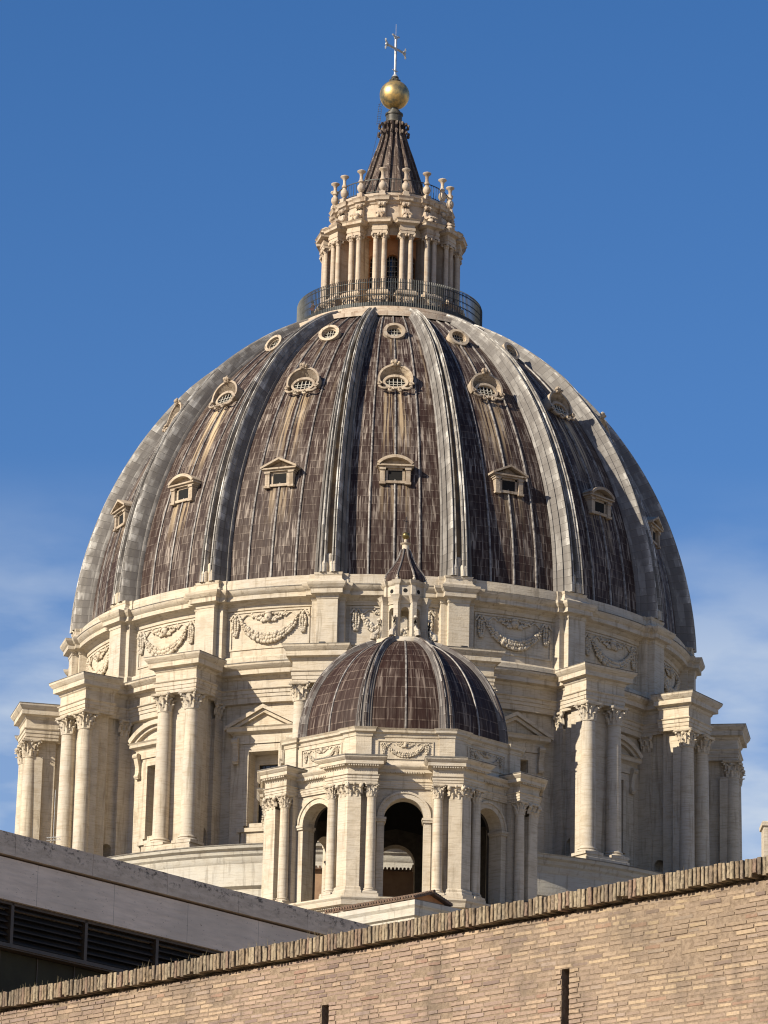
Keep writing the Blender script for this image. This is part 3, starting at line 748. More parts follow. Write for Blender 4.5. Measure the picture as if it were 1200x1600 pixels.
for i in range(15):
    a = i*.50; rr = .44*(1-.055*i); pr.append((0, -6.0+.0-.06+rr*sin(a)*.9+.35, 34.55-.05+rr*cos(a)*.7))
path = [(0, -5.85, 34.45), (0, -5.95, 34.75), (0, -5.7, 34.9), (0, -5.35, 34.85), (0, -5.12, 35.1), (0, -5.05, 35.5), (0, -5.1, 35.85), (0, -5.25, 36.0)]
for x in (-.20, 0, .20):
    vo.tube([(x, y, z) for _, y, z in path], [.16, .18, .17, .16, .15, .15, .17, .14], 7)
for x in (-.18, .18):
    vo.ball((x, -5.75, 34.55), .28, 8, 6, .7, 1.2, 1); vo.ball((x, -5.16, 35.86), .20, 8, 6, .8, 1, 1)
vo.box(-.28, .28, -5.05, -4.65, 34.2, 36.0); vo.box(-.5, .5, -6.05, -4.7, 34.22, 34.36)
vo.mold(rectf(.40, -4.6, -4.98), [(0, 36.0), (.05, 36.06), (.10, 36.22), (.2, 36.28), (.22, 36.5), (.32, 36.62)])
vol = vo.build('scroll_volute', STONE2, lano, 50)
ca = MB()                                                    # candelabrum
ca.box(-.30, .30, -5.22, -4.62, 36.62, 36.78); ca.box(-.24, .24, -5.16, -4.68, 36.78, 37.05)
ca.lathe([(.18, 37.05), (.13, 37.15), (.23, 37.24), (.31, 37.42), (.33, 37.58), (.28, 37.78), (.16, 37.92), (.14, 38.0), (.24, 38.08), (.22, 38.2), (.15, 38.3), (.13, 38.55), (.14, 38.72), (.20, 38.86), (.34, 38.96), (.37, 39.04), (.33, 39.09), (.10, 39.12), (.06, 39.2), (0, 39.25)], 14, 0, -4.92)
can = ca.build('candelabrum', STONE2, lano, 50)
RALL = [R(11.25+22.5*i) for i in range(16)]
for o in (po, lc[0], lc[1], vol, can): copies(o, RALL)
m = MB()
for i in range(96):
    a = 2*pi*i/96; m.tube([(4.72*sin(a), -4.72*cos(a), 37.0), (4.72*sin(a), -4.72*cos(a), 38.25)], .022, 4)
m.lathe([(4.69, 38.2), (4.75, 38.2), (4.75, 38.27), (4.69, 38.27), (4.69, 38.2)], 64); m.lathe([(4.69, 37.1), (4.75, 37.1), (4.75, 37.15), (4.69, 37.15), (4.69, 37.1)], 64)
m.build('upper_railing', IRON, lano)
# spire
CP = [(3.6, 37.0), (3.1, 37.6), (2.6, 38.6), (2.15, 39.8), (1.8, 40.9), (1.48, 41.9), (1.15, 42.8), (.88, 43.7), (.76, 44.5), (.74, 45.0)]
def crv(P_, n):
    o = []
    for i in range(n+1):
        t = i/n*(len(P_)-1); k = min(int(t), len(P_)-2); f = t-k; o.append((P_[k][0]*(1-f)+P_[k+1][0]*f, P_[k][1]*(1-f)+P_[k+1][1]*f))
    return o
mcone = MB(); mcone.lathe(crv(CP, 24), 48)
cone = mcone.build('spire', SPIRE, lano, 40, uvf=lambda p: ((atan2(p[0], -p[1])+pi)/BAY, (p[2]-37)))
m = MB()
for b in range(16):
    st = len(m.v)
    pts = crv(CP, 20)
    hw = [.17-.08*(z-37)/8 for _, z in pts]
    L = [[(-h, -r+.02, z), (-h, -r-.20, z), (0, -r-.26, z), (h, -r-.20, z), (h, -r+.02, z)] for (r, z), h in zip(pts, hw)]
    m.loops(L)
    for q in range(2): m.ball((0, -1.22-.05*q, 44.75-.75*q), .14, 7, 5, .8, 1, 1.3)
    m.xf(Matrix.Rotation((b+.5)*BAY, 4, 'Z'), st)
m.build('spire_rib', SPIRE, lano, 40, uvf=lambda p: ((p[0]+p[1])*2, (p[2]-37)))
m = MB(); m.lathe([(.86, 44.95), (.95, 45.05), (.8, 45.15), (.68, 45.2), (.68, 45.75), (.76, 45.8), (.76, 45.95), (.55, 46.0), (.52, 46.2), (.38, 46.25), (.34, 46.55)], 24)
m.build('spire_neck', BRONZE, lano, 40)
m = MB()
for s in (-.22, .22): m.tube([(-1.35+s*.6, -.85-s*.3, 44.6), (-1.2+s*.6, -.75-s*.3, 46.3), (-1.0+s*.6, -.6-s*.3, 47.0)], .02, 4)
for k in range(9): m.tube([(-1.47+.01*k, -.80, 44.7+.22*k), (-1.2+.01*k, -.92, 44.7+.22*k)], .016, 4)
for s in (-.16, .16): m.tube([(-2.52+s, -2.35, 38.2), (-1.75+s, -1.6, 41), (-1.25+s, -1.05, 43.6), (-1.1+s, -.9, 44.9)], .02, 4)
m.build('ladder', IRON, lano)
gb = MB(); gb.lathe([(1.27*sin(pi*i/32), 47.67-1.27*cos(pi*i/32)) for i in range(33)], 48)
P(gb, 'gilt_ball', GOLD, 60)
m = MB(); m.lathe([(.46, 48.82), (.42, 49.0), (.30, 49.1), (.34, 49.25), (.2, 49.35)], 14)
for i in range(7): a = i*2*pi/7; m.ball((.38*sin(a), .38*cos(a), 48.98), .13, 6, 4)
P(m, 'ball_collar', BRONZE, 50)
m = MB(); CA = R(50)
m.lathe([(.30, 49.32), (.22, 49.45), (.10, 49.6)], 12); m.tube([(0, 0, 49.5), (0, 0, 53.0)], .105, 8); m.tube([(0, 0, 53.0), (0, 0, 54.2)], .022, 5)
D_ = Vector((cos(CA), sin(CA), 0)); z1 = 51.95
m.tube([tuple(-1.2*D_+Vector((0, 0, z1))), tuple(1.2*D_+Vector((0, 0, z1)))], .10, 8)
def foil(c, d, up):
    for s in (-1, 1):
        pts = []
        for i in range(7):
            t = i/6; pts.append(tuple(Vector(c)+Vector(d)*(.0+.30*sin(t*2.2))+Vector(up)*s*(.10+.36*t)))
        m.tube(pts, .075, 6)
    m.ball(tuple(Vector(c)+Vector(d)*.18), .13, 7, 5)
foil(1.1*D_+Vector((0, 0, z1)), D_, (0, 0, 1)); foil(-1.1*D_+Vector((0, 0, z1)), -D_, (0, 0, 1)); foil((0, 0, 52.85), (0, 0, 1), D_)
for s in (-1, 1): m.tube([tuple(Vector((0, 0, 49.85))), tuple(s*.32*D_+Vector((0, 0, 49.95)))], .05, 5)
P(m, 'cross', WHITEM, 50)

# ================================================================== CHAPEL CUPOLA
S = 0.97149; cx_, cy_, cz_ = 1.497, -46.0, CAMZ+84.58*S
ch = empty('chapel_cupola', (cx_, cy_, 0), 0.029)
tag(ch, 'small octagonal cupola with brown lead roof and open arches before the great drum', 'dome')
LC = (0, 0, cz_)
def C(mb, name, mat, smooth=30, parent=ch, **k): return mb.build(name, mat, parent, smooth, loc=LC if parent == ch else None, scale=S, **k)
E8 = pi/4; T8 = tan(pi/8)
def octf(A): return lambda o: [((A+o)/cos(pi/8)*sin(E8*(i+.5)), -(A+o)/cos(pi/8)*cos(E8*(i+.5))) for i in range(8)]
def fpt(A, t, q): return (A*sin(q)+t*cos(q), -A*cos(q)+t*sin(q))
def cornf(A, te, Ab):       # bent block round a corner; corner faces local -y
    def f(o):
        q = pi/8; a = A+o; t = te-o
        return [fpt(Ab, -t, q)[::1], fpt(a, -t, q), fpt(a, -a*T8, q), fpt(a, t, -q), fpt(Ab, t, -q), (0, -Ab/cos(pi/8)+1.2)]
    return f
# walls with arches
m = MB()
for i in range(8):
    st = len(m.v); m.arch_plate(-8.3*T8, 8.3*T8, -30.9, -22.4, -8.3, -7.25, 1.39, -25.04, 18); m.xf(Matrix.Rotation(i*E8, 4, 'Z'), st)
C(m, 'octagon_wall', STONE)
m = MB(); m.arch_ring(0, -25.04, 1.385, 1.72, -8.42, -8.2, 22); m.arch_ring(0, -25.04, 1.72, 1.86, -8.50, -8.2, 22)
for s in (-1, 1):
    a_, b_ = sorted((s*1.36, s*1.86)); m.box(a_, b_, -8.40, -7.4, -30.6, -25.35)
    a_, b_ = sorted((s*1.28, s*1.95)); m.box(a_, b_, -8.52, -7.3, -25.35, -25.2); m.box(a_-.05, b_+.05, -8.58, -7.25, -25.2, -25.04)
ao_ = C(m, 'arch_surround', STONE)
INN = plain('interior_shade_tone', (.10, .085, .07), .9)  # dark tone paints the cupola's interior shade onto the added lining plates
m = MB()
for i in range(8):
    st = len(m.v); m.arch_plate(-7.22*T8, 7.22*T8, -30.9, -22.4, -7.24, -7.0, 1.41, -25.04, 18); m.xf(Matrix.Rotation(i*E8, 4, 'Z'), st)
C(m, 'shade_lining', INN); copies(ao_, [i*E8 for i in range(8)])
m = MB(); m.lathe([(.1, -18.6), (3.5, -19.2), (6.2, -21.2), (7.3, -23.0), (7.3, -22.3), (7.6, -22.3)], 24); C(m, 'vault_underside', DARK, 40)  # near-black colour stands in for the shade under the vault
# entablature and attic rings
m = MB(); m.mold(octf(8.42), ent(-23.0, -21.45, over=.62), False, False); m.mold(octf(8.1), [(.2, -21.46), (.12, -21.2), (0, -21.0), (0, -19.35), (.06, -19.3), (.1, -19.1), (.26, -19.0), (.28, -18.86), (.38, -18.72)], False, True)
m.mold(octf(9.6), [(0, -40), (0, -32.0), (.1, -31.95), (.15, -31.6), (.55, -31.5), (.6, -31.2), (.7, -31.05), (.7, -30.95)])
ME = m
def dentils(mb, x0, x1, y, z0, z1, step=.17, w=.10, d=.12):
    n = int((x1-x0)/step)
    for k in range(n): xx = x0+(k+.5)*(x1-x0)/n; mb.box(xx-w/2, xx+w/2, y-d, y+.05, z0, z1)
m = ME
for i in range(8):
    st = len(m.v); dentils(m, -1.35, 1.35, -8.62, -21.98, -21.84, .16, .09); dentils(m, -3.8, 3.8, -9.72, -31.66, -31.50, .17, .1, .22); m.xf(Matrix.Rotation(i*E8, 4, 'Z'), st)
C(m, 'entablature', STONE, None)
# corner piers
m = MB()
m.mold(cornf(8.85, 1.95, 7.4), [(0, -30.6), (0, -22.95)])
m.mold(cornf(9.50, 3.02, 8.0), [(.16, -30.9), (.16, -30.45), (.10, -30.35), (.10, -30.2), (0, -30.1), (0, -23.85)])
m.mold(cornf(9.62, 1.86, 7.8), [(.16, -30.95), (.16, -30.62)])
m.mold(cornf(9.58, 1.92, 7.8), ent(-22.92, -21.12, over=.85))
q = pi/8; kcs = []
for sgn in (-1, 1):
    st = len(m.v); dentils(m, *(sorted((-sgn*9.6*T8, -sgn*1.85))), -9.80, -21.78, -21.64, .16, .09); m.xf(Matrix.Rotation(sgn*q, 4, 'Z'), st)
    kc = MB(); corinthian(kc, -sgn*3.50, -9.48, -23.85, -22.93, .02, True, .43); kc.xf(Matrix.Rotation(sgn*q, 4, 'Z')); kcs.append(kc)
pier = C(m, 'corner_pier', STONE, None)
for kc in kcs: kc.build('pilaster_capital', STONE, pier, 50, scale=S)
for sgn in (-1, 1):
    m = MB(); X, Y = fpt(9.29, -sgn*2.29, sgn*q)
    base_col(m, 0, 0, -30.62, .36, .42, 18); shaft(m, 0, 0, -30.2, -23.87, .36, .31, 18); corinthian(m, 0, 0, -23.83, -22.93, .32)
    m.xf(Matrix.Translation((X, Y, 0)) @ Matrix.Rotation(sgn*q, 4, 'Z')); m.build('column', STONE, pier, 50, scale=S)
m = MB(); m.mold(cornf(9.58, 1.92, 7.8), [(.64, -21.117), (.64, -21.07), (.5, -21.0)]); m.build('pier_flashing', CAPL, pier, scale=S)
copies(pier, [(i+.5)*E8 for i in range(8)])
m = MB()
m.mold(cornf(8.28, 2.35, 7.4), [(.06, -21.1), (.06, -20.9), (0, -20.8), (0, -19.35), (.06, -19.3), (.1, -19.1), (.26, -19.0), (.28, -18.86), (.38, -18.70)])
ac = C(m, 'attic_corner', STONE, None); copies(ac, [(i+.5)*E8 for i in range(8)])
m = MB()
for z0, z1, x0, x1 in ((-19.62, -19.54, -1.95, 1.95), (-20.86, -20.78, -1.95, 1.95), (-20.78, -19.62, -1.95, -1.87), (-20.78, -19.62, 1.87, 1.95)): m.box(x0, x1, -8.17, -8.05, z0, z1)
rp = C(m, 'garland_panel', STONE); m = MB(); garland(m, 1.75, -19.66, -20.65, lambda x: -8.1, .50); m.build('garland', STONE, rp, 60, scale=S)
copies(rp, [i*E8 for i in range(8)])
# roof
def octr(a, k): 
    b = ((a+pi/8) % E8)-pi/8; return k*(1/cos(b)*cos(pi/8)) + (1-k)
RO = 7.62; ZO = -18.72; VS = 1.085; vs = []; fs = []; uvs = []; NI, NJ = 32, 96
for i in range(NI+1):
    e = pi/2*.90*i/NI; r = RO*cos(e); z = ZO+RO*sin(e)*VS
    for j in range(NJ+1):
        a = -pi+2*pi*j/NJ; k = octr(a+0, .55)*1.015; vs.append((S*r*k*sin(a), -S*r*k*cos(a), S*(z))); uvs.append(((a+pi)/E8+.5, RO*e))
for i in range(NI):
    for j in range(NJ): fs.append((i*(NJ+1)+j, i*(NJ+1)+j+1, (i+1)*(NJ+1)+j+1, (i+1)*(NJ+1)+j))
me = bpy.data.meshes.new('lead_roof'); me.from_pydata(vs, [], fs); ul = me.uv_layers.new(name='UVMap')
for l in me.loops: ul.data[l.index].uv = uvs[l.vertex_index]
me.shade_smooth(); me.materials.append(SHELL2); o = bpy.data.objects.new('lead_roof', me); sc.collection.objects.link(o); o.parent = ch; o.location = LC
AP = []
for i in range(41):
    e = pi/2*.90*i/40; AP.append((RO*1.0*cos(e), ZO+RO*sin(e)*VS, cos(e), sin(e), i/40, RO*e))
ro = rib_obj(.52, .20, AP, lambda t: .34, RIBM2, RIBM2, ch, scale=S); ro.location = LC; copies(ro, [(i+.5)*E8 for i in range(8)])
for fr in (0,):
    m = MB(); L = []
    for i in range(33):
        e = pi/2*.88*i/32; r = RO*cos(e)*octr(0, .55)*1.015; z = ZO+RO*sin(e)*VS
        L.append([(x, -(r+d*cos(e)), z+d*sin(e)) for x, d in ((-.07, -.02), (-.05, .07), (.05, .07), (.07, -.02))])
    m.loops(L, closed=False); o = C(m, 'lead_batten', BATTEN, 40); copies(o, [i*E8 for i in range(8)])
# little lantern
m = MB()
m.mold(octf(2.1), [(.1, -10.95), (.1, -10.75), (0, -10.6), (0, -10.45)])
for i in range(8):
    st = len(m.v); m.arch_plate(-1.28*T8, 1.28*T8, -10.5, -7.75, -1.28, -1.0, .29, -8.35, 8)
    m.xf(Matrix.Rotation(i*E8, 4, 'Z'), st); st = len(m.v)
    m.box(-.17, .17, -1.78, -1.2, -10.45, -7.75); m.mold(rectf(.19, -1.2, -1.78), [(0, -7.8), (.03, -7.6), (.10, -7.5), (.13, -7.38), (.2, -7.28)]); m.box(-.22, .22, -1.85, -1.2, -10.45, -10.2)
    m.tube([(0, -2.45, -10.45), (0, -2.4, -10.1), (0, -2.15, -9.95), (0, -1.98, -9.7), (0, -1.92, -9.3), (0, -2.0, -9.0), (0, -1.9, -8.85)], [.2, .2, .16, .13, .12, .15, .1], 7); m.ball((0, -2.35, -10.25), .24, 8, 6)
    m.xf(Matrix.Rotation((i+.5)*E8, 4, 'Z'), st)
m.mold(octf(1.35), [(0, -7.8), (.03, -7.6), (.10, -7.5), (.13, -7.38), (.2, -7.28)]); m.mold(octf(1.35), [(0, -7.28), (0, -6.45), (.05, -6.4), (.12, -6.3), (.15, -6.2), (.2, -6.1)])
for i in range(8):
    st = len(m.v); m.mold(rectf(.16, -1.2, -1.55), [(0, -7.28), (0, -6.45), (.05, -6.4), (.12, -6.3), (.15, -6.2), (.2, -6.1)]); m.ball((0, -1.6, -6.0), .14, 6, 4); m.ball((0, -1.6, -5.8), .09, 6, 4)
    m.xf(Matrix.Rotation((i+.5)*E8, 4, 'Z'), st)
cl = C(m, 'lantern', STONE, 40)
m = MB()
for i in range(8):
    st = len(m.v); m.xprism(ell(.16, .16, 12, -6.85), -1.362, -1.30); m.xf(Matrix.Rotation(i*E8, 4, 'Z'), st)
m.build('oculus_opening', DARK, cl, scale=S)
OG = [(1.52, -6.1), (1.55, -5.9), (1.48, -5.6), (1.25, -5.25), (.95, -4.85), (.66, -4.4), (.45, -3.95), (.33, -3.6), (.28, -3.45)]
m = MB(); m.lathe(crv(OG, 18), 32); m.build('ogee_roof', SHELL2, cl, 50, scale=S, uvf=lambda p: ((atan2(p[0], -p[1])+pi)/E8, p[2]+7))
m = MB()
for i in range(8):
    st = len(m.v); m.tube([(0, -r-.02, z) for r, z in crv(OG, 14)], .085, 6); m.xf(Matrix.Rotation((i+.5)*E8, 4, 'Z'), st)
m.build('ogee_rib', RIBM2, cl, 50, scale=S, uvf=lambda p: (p[0], p[2]+7))
m = MB(); m.lathe([(.27, -3.5), (.26, -3.1), (.36, -3.05), (.4, -2.98), (.2, -2.93), (.1, -2.85), (.13, -2.75), (.08, -2.62)], 16); m.build('pinnacle', STONE, cl, 40, scale=S)
m = MB(); m.lathe([(.285*sin(pi*i/16), -2.385-.285*cos(pi*i/16)) for i in range(17)], 24); m.build('brass_ball', BRASS, cl, 60, scale=S)
m = MB(); m.tube([(0, 0, -2.1), (0, 0, -.95)], .025, 5); m.tube([(-.2, -.18, -1.3), (.2, .18, -1.3)], .025, 5); m.build('iron_cross', METALD, cl, scale=S)
# small arched doorways low on the diagonal faces
m = MB()
for i, x in ((-1, 3.05), (1, 1.85)): pass
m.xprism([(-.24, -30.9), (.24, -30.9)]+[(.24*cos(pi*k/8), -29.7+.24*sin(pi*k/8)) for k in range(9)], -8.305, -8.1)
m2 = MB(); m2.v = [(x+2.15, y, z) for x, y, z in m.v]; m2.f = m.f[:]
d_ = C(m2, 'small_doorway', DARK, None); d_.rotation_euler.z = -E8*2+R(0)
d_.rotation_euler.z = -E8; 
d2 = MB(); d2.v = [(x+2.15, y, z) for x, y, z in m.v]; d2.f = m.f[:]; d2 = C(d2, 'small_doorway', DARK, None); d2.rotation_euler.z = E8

# ================================================================== low buildings round the cupola
hut = empty('tiled_hut', (2.436, -66, 0), R(-46)); tag(hut, 'small brick hut with sagging tile roof on a stone cornice below the cupola arches', 'hut')
def tiled(mb, p00, p10, p11, p01, n, r=.09):   # barrel-tile field: quad corners eave-left, eave-right, ridge-right, ridge-left
    a, b, c, d = [Vector(p) for p in (p00, p10, p11, p01)]
    nrm = (b-a).cross(d-a).normalized(); mb.add([a, b, c, d, a-nrm*.1, b-nrm*.1, c-nrm*.1, d-nrm*.1], [(0, 1, 2, 3), (7, 6, 5, 4), (0, 4, 5, 1), (1, 5, 6, 2), (2, 6, 7, 3), (3, 7, 4, 0)])
    for i in range(n):
        t = (i+.5)/n; e = a.lerp(b, t); f = d.lerp(c, t); K = 10
        for k in range(K):
            q0 = e.lerp(f, k/K)+nrm*(.07); q1 = e.lerp(f, (k+1.12)/K)+nrm*.02; mb.tube([q0, q1], [r, r*.8], 6)
m = MB(); m.box(-8.2, -.7, .75, 3.3, 50.5, 51.55)
for k in range(8): x = -8.1+k*.98; m.box(x, x+.52, .55, .8, 51.3, 51.85)
m.box(-8.2, -.7, .8, 3.3, 51.55, 51.85); m.build('wall', plain('hut_brick', (.50, .36, .25), .85, dark=(.34, .24, .16), scale=4, bump=.3), hut)
m = MB(); m.mold(lambda o: [(-9.5-o, -.0-o), (0+o, -.0-o), (0+o, 5+o), (-9.5-o, 5+o)], [(-.46, 48.6), (-.46, 50.2), (-.36, 50.25), (-.34, 50.55), (-.16, 50.65), (-.12, 51.1), (0, 51.3), (0, 51.6)]); m.build('cornice_block', STONED, hut)
m = MB(); tiled(m, (-8.6, .25, 51.84), (-.3, .25, 51.84), (-.3, 2.0, 52.42), (-8.6, 2.0, 52.42), 34, .085); tiled(m, (-.3, 3.75, 51.84), (-8.6, 3.75, 51.84), (-8.6, 2.0, 52.42), (-.3, 2.0, 52.42), 34, .085)
m.tube([(-8.6, 2.0, 52.46), (-4, 2.0, 52.38), (-.25, 2.0, 52.46)], .12, 8); m.build('tile_roof', TILE, hut)
m = MB(); m.add([(-.71, .6, 51.84), (-.71, 3.4, 51.84), (-.71, 2.0, 52.3), (-.9, .6, 51.84), (-.9, 3.4, 51.84), (-.9, 2.0, 52.3)], [(0, 1, 2), (5, 4, 3), (0, 3, 4, 1), (1, 4, 5, 2), (2, 5, 3, 0)]); m.build('gable', ORANGE, hut)

ow = empty('plaster_house', (0, -35.5, 0)); tag(ow, 'low tan plaster house with a tiled edge seen through the cupola arches', 'house')
m = MB(); m.box(-7, 9, 0, 2.5, 44, 59.72); m.build('wall', plain('tan_plaster', (.50, .33, .20), .85, dark=(.38, .24, .15), scale=1.4, bump=.1), ow)
m = MB(); tiled(m, (-7.2, -.3, 59.7), (9.2, -.3, 59.7), (9.2, 2.8, 60.0), (-7.2, 2.8, 60.0), 60, .1); m.build('tile_roof', TILE, ow)

chm = empty('roof_pillar', (28.0, -40, 0)); tag(chm, 'pale stone pillar with a flat cap above the right end of the brick wall', 'pillar')
m = MB(); m.box(-.95, .95, -.95, .95, 30, 62.3); m.build('shaft', STONE, chm)
m = MB(); m.mold(lambda o: [(-.95-o, -.95-o), (.95+o, -.95-o), (.95+o, .95+o), (-.95-o, .95+o)], [(.03, 62.3), (.12, 62.36), (.14, 62.62), (.05, 62.7)]); m.build('cap', STONE, chm)

an = empty('radio_mast', (-24.6, -17.6, 62.9)); tag(an, 'thin white radio mast with a small crossbar aerial beside the leftmost columns of the drum', 'antenna')
m = MB(); m.tube([(0, 0, 0), (0, 0, 6.1)], .03, 5); m.build('pole', WHITEM, an)
m = MB()
for k in range(2): m.tube([(-.5, 0, 2.15+.22*k), (.6, -.2, 2.2+.22*k)], .035, 5)
for k in range(5): m.tube([(-.4+.22*k, -.25, 2.3), (-.4+.22*k, .25, 2.3)], .02, 4)
m.build('aerial', WHITEM, an)

# floodlights on the cornices
def flood(a, t, z, r, label):
    o = empty('floodlight', (r*sin(a+A0)+t*cos(a+A0), -r*cos(a+A0)+t*sin(a+A0), Z0+z), a+A0)
    tag(o, label, 'floodlight', 'floodlights standing on the drum cornices')
    return o
fb = [('leftmost but one', R(-56.25), -.9, 'dark floodlight on the second buttress top from the left'), ('', R(-33.75), -.6, 'dark floodlight on the third buttress top from the left, under a garland'),
      ('', R(-11.25), .1, 'dark floodlight on the buttress top just left of the small cupola lantern'), ('', R(11.25), -.1, 'dark floodlight on the buttress top just right of the small cupola lantern')]
first = None
for i, (_, a, t, lb) in enumerate(fb):
    o = flood(a, t, -8.25, 27.6, lb)
    if first is None:
        m = MB(); m.box(-.24, .24, -.2, .16, .26, .62); b1 = m.build('lamp_box', METALD, o); m = MB(); m.box(-.3, -.25, -.06, .06, 0, .5); m.box(.25, .3, -.06, .06, 0, .5); m.box(-.3, .3, -.1, .1, 0, .05); b2 = m.build('bracket', METALD, o)
        first = (b1, b2)
    else:
        for b in first: c = b.copy(); sc.collection.objects.link(c); c.parent = o

# ---- visitor on the lantern platform (about 20 px tall)
def person(loc, rz, label):
    J = {'pel': (0, 0, .95), 'ch': (0, .0, 1.32), 'nk': (0, .0, 1.50), 'hd': (0, -.02, 1.62), 'ht': (0, -.01, 1.74),
         'sl': (-.19, 0, 1.42), 'el': (-.27, -.05, 1.15), 'wl': (-.20, -.26, 1.05), 'sr': (.19, 0, 1.42), 'er': (.28, -.02, 1.15), 'wr': (.22, -.24, 1.06),
         'hl': (-.10, 0, .90), 'kl': (-.12, -.02, .50), 'al': (-.12, .02, .08), 'tl': (-.13, -.15, .04), 'hr': (.10, 0, .90), 'kr': (.13, -.01, .50), 'ar': (.14, .03, .08), 'tr': (.15, -.14, .04)}
    rad = {'pel': .15, 'ch': .17, 'nk': .06, 'hd': .10, 'ht': .07, 'sl': .075, 'el': .05, 'wl': .035, 'sr': .075, 'er': .05, 'wr': .035, 'hl': .10, 'kl': .065, 'al': .045, 'tl': .04, 'hr': .10, 'kr': .065, 'ar': .045, 'tr': .04}
    E = [('pel', 'ch'), ('ch', 'nk'), ('nk', 'hd'), ('hd', 'ht'), ('ch', 'sl'), ('sl', 'el'), ('el', 'wl'), ('ch', 'sr'), ('sr', 'er'), ('er', 'wr'), ('pel', 'hl'), ('hl', 'kl'), ('kl', 'al'), ('al', 'tl'), ('pel', 'hr'), ('hr', 'kr'), ('kr', 'ar'), ('ar', 'tr')]
    for s, wn_ in ((-1, 'wl'), (1, 'wr')):
        wp = Vector(J[wn_])
        for k, (dx, ln) in enumerate(((-.03, .085), (-.01, .095), (.01, .09), (.03, .075))):
            nm = f'f{s}{k}'; J[nm] = tuple(wp+Vector((dx, -ln-.06, -.02))); rad[nm] = .009; E.append((wn_, nm))
        nm = f't{s}'; J[nm] = tuple(wp+Vector((-s*.05, -.06, .01))); rad[nm] = .011; E.append((wn_, nm))
    names = list(J); me = bpy.data.meshes.new('person'); me.from_pydata([J[k] for k in names], [(names.index(a), names.index(b)) for a, b in E], [])
    o = bpy.data.objects.new('person', me); sc.collection.objects.link(o)
    md = o.modifiers.new('Skin', 'SKIN'); sv = me.skin_vertices[0].data
    for i, k in enumerate(names): sv[i].radius = (rad[k], rad[k]*.85); sv[i].use_root = (k == 'pel')
    o.modifiers.new('Sub', 'SUBSURF').levels = 1; o.modifiers['Sub'].render_levels = 1
    nm = NT('visitor_clothes'); pz = nm.n('ShaderNodeTexCoord'); pz = nm.t.nodes[-1].outputs['Object']; z = nm.n('ShaderNodeSeparateXYZ', {0: pz})[2]
    c = nm.mix(nm.ramp(z, .93, .95), c4(.05, .06, .10), c4(.45, .10, .09)); c = nm.mix(nm.ramp(z, 1.47, 1.49), c, c4(.50, .30, .22)); me.materials.append(nm.done(c, .8))
    o.location = loc; o.rotation_euler.z = rz; tag(o, label, 'person')
    h = MB(); h.ball((0, .02, 1.70), .115, 10, 8, .95, 1.05, .95); h.build('hair', plain('dark_hair', (.03, .02, .015), .7), o, 60)
pa = R(-62)
person((7.2*sin(pa), -7.2*cos(pa), Z0+25.95), pa, 'visitor in a red top standing behind the railing at the left of the lantern platform')

# ================================================================== MUSEUM BUILDING (travertine fascia, in shade)
mus = empty('museum_building', (-8.939, 93.882-CAMD, 0), atan2(.779, .627)); H = CAMZ
tag(mus, 'modern travertine building with dark louvre windows in shade at the lower left', 'building')
tv = NT('grey_travertine_cladding'); p = tv.n('ShaderNodeTexCoord'); p = tv.t.nodes[-1].outputs['Object']
v1 = tv.noise(tv.map(p, (.5, .5, 3.5)), 2.2, 6, .65); v2 = tv.noise(tv.map(p, (5, 5, 11)), 1.6, 4, .7); v3 = tv.noise(p, .35, 3)
px_ = tv.n('ShaderNodeSeparateXYZ', {0: p})[0]; fr = tv.math('FRACT', tv.math('DIVIDE', px_, 2.72)); jt = tv.ramp(tv.math('ABSOLUTE', tv.math('SUBTRACT', fr, .5)), .0, .004, 1, 0)
pits = tv.ramp(v2, .635, .66)
col = tv.mix(tv.ramp(v1, .3, .7), c4(.78, .63, .49, 1), c4(.62, .50, .39, 1)); col = tv.mix(tv.math('MULTIPLY', tv.ramp(v3, .4, .65), .5), col, c4(.50, .42, .33, 1))
col = tv.mix(tv.math('MULTIPLY', pits, .8), col, c4(.05, .045, .04)); col = tv.mix(tv.math('MULTIPLY', jt, .7), col, c4(.07, .06, .055))
tv.bump(tv.math('SUBTRACT', v1, pits), .4, .04); TRAV = tv.done(col, .8, .3)
tw = NT('stained_travertine_coping'); p = tw.n('ShaderNodeTexCoord'); p = tw.t.nodes[-1].outputs['Object']
v1 = tw.noise(tw.map(p, (.7, .7, 3)), 2.5, 6, .7); v2 = tw.noise(tw.map(p, (3, 3, 4)), 2.0, 5, .75)
zc_ = tw.n('ShaderNodeSeparateXYZ', {0: p})[2]
col = tw.mix(tw.ramp(v1, .3, .7), c4(.66, .53, .40, 1), c4(.48, .38, .28, 1)); col = tw.mix(tw.math('MULTIPLY', tw.ramp(v2, .50, .66), tw.ramp(zc_, H+19.5, H+20.0, .1, .95)), col, c4(.045, .042, .04))
tw.bump(v2, .4, .04); TRAV2 = tw.done(col, .85, .3)
X0, X1 = -24, 34
m = MB(); m.box(X0, X1, 0, 18, H+18.405, H+19.40); m.build('fascia', TRAV, mus)
m = MB(); m.box(X0, X1, .10, 18, H+19.39, H+19.46); m.build('shadow_gap', plain('gap_stone', (.20, .13, .08), .9), mus)
m = MB()
x = X0; rnd2 = random.Random(2)
while x < X1:
    m.box(x+.006, x+2.72-.006, -.07, .55, H+19.46, H+20.0+rnd2.uniform(-.008, .008)); x += 2.72
m.build('coping', TRAV2, mus)
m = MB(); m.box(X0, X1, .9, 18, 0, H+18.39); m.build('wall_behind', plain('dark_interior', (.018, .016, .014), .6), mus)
LOUV = plain('dark_louvre_blade', (.040, .028, .020), .7, dark=(.02, .015, .010), scale=2, spec=.3)
FRAMEM = plain('brown_window_frame', (.11, .07, .04), .5, scale=3)
fr_ = MB()
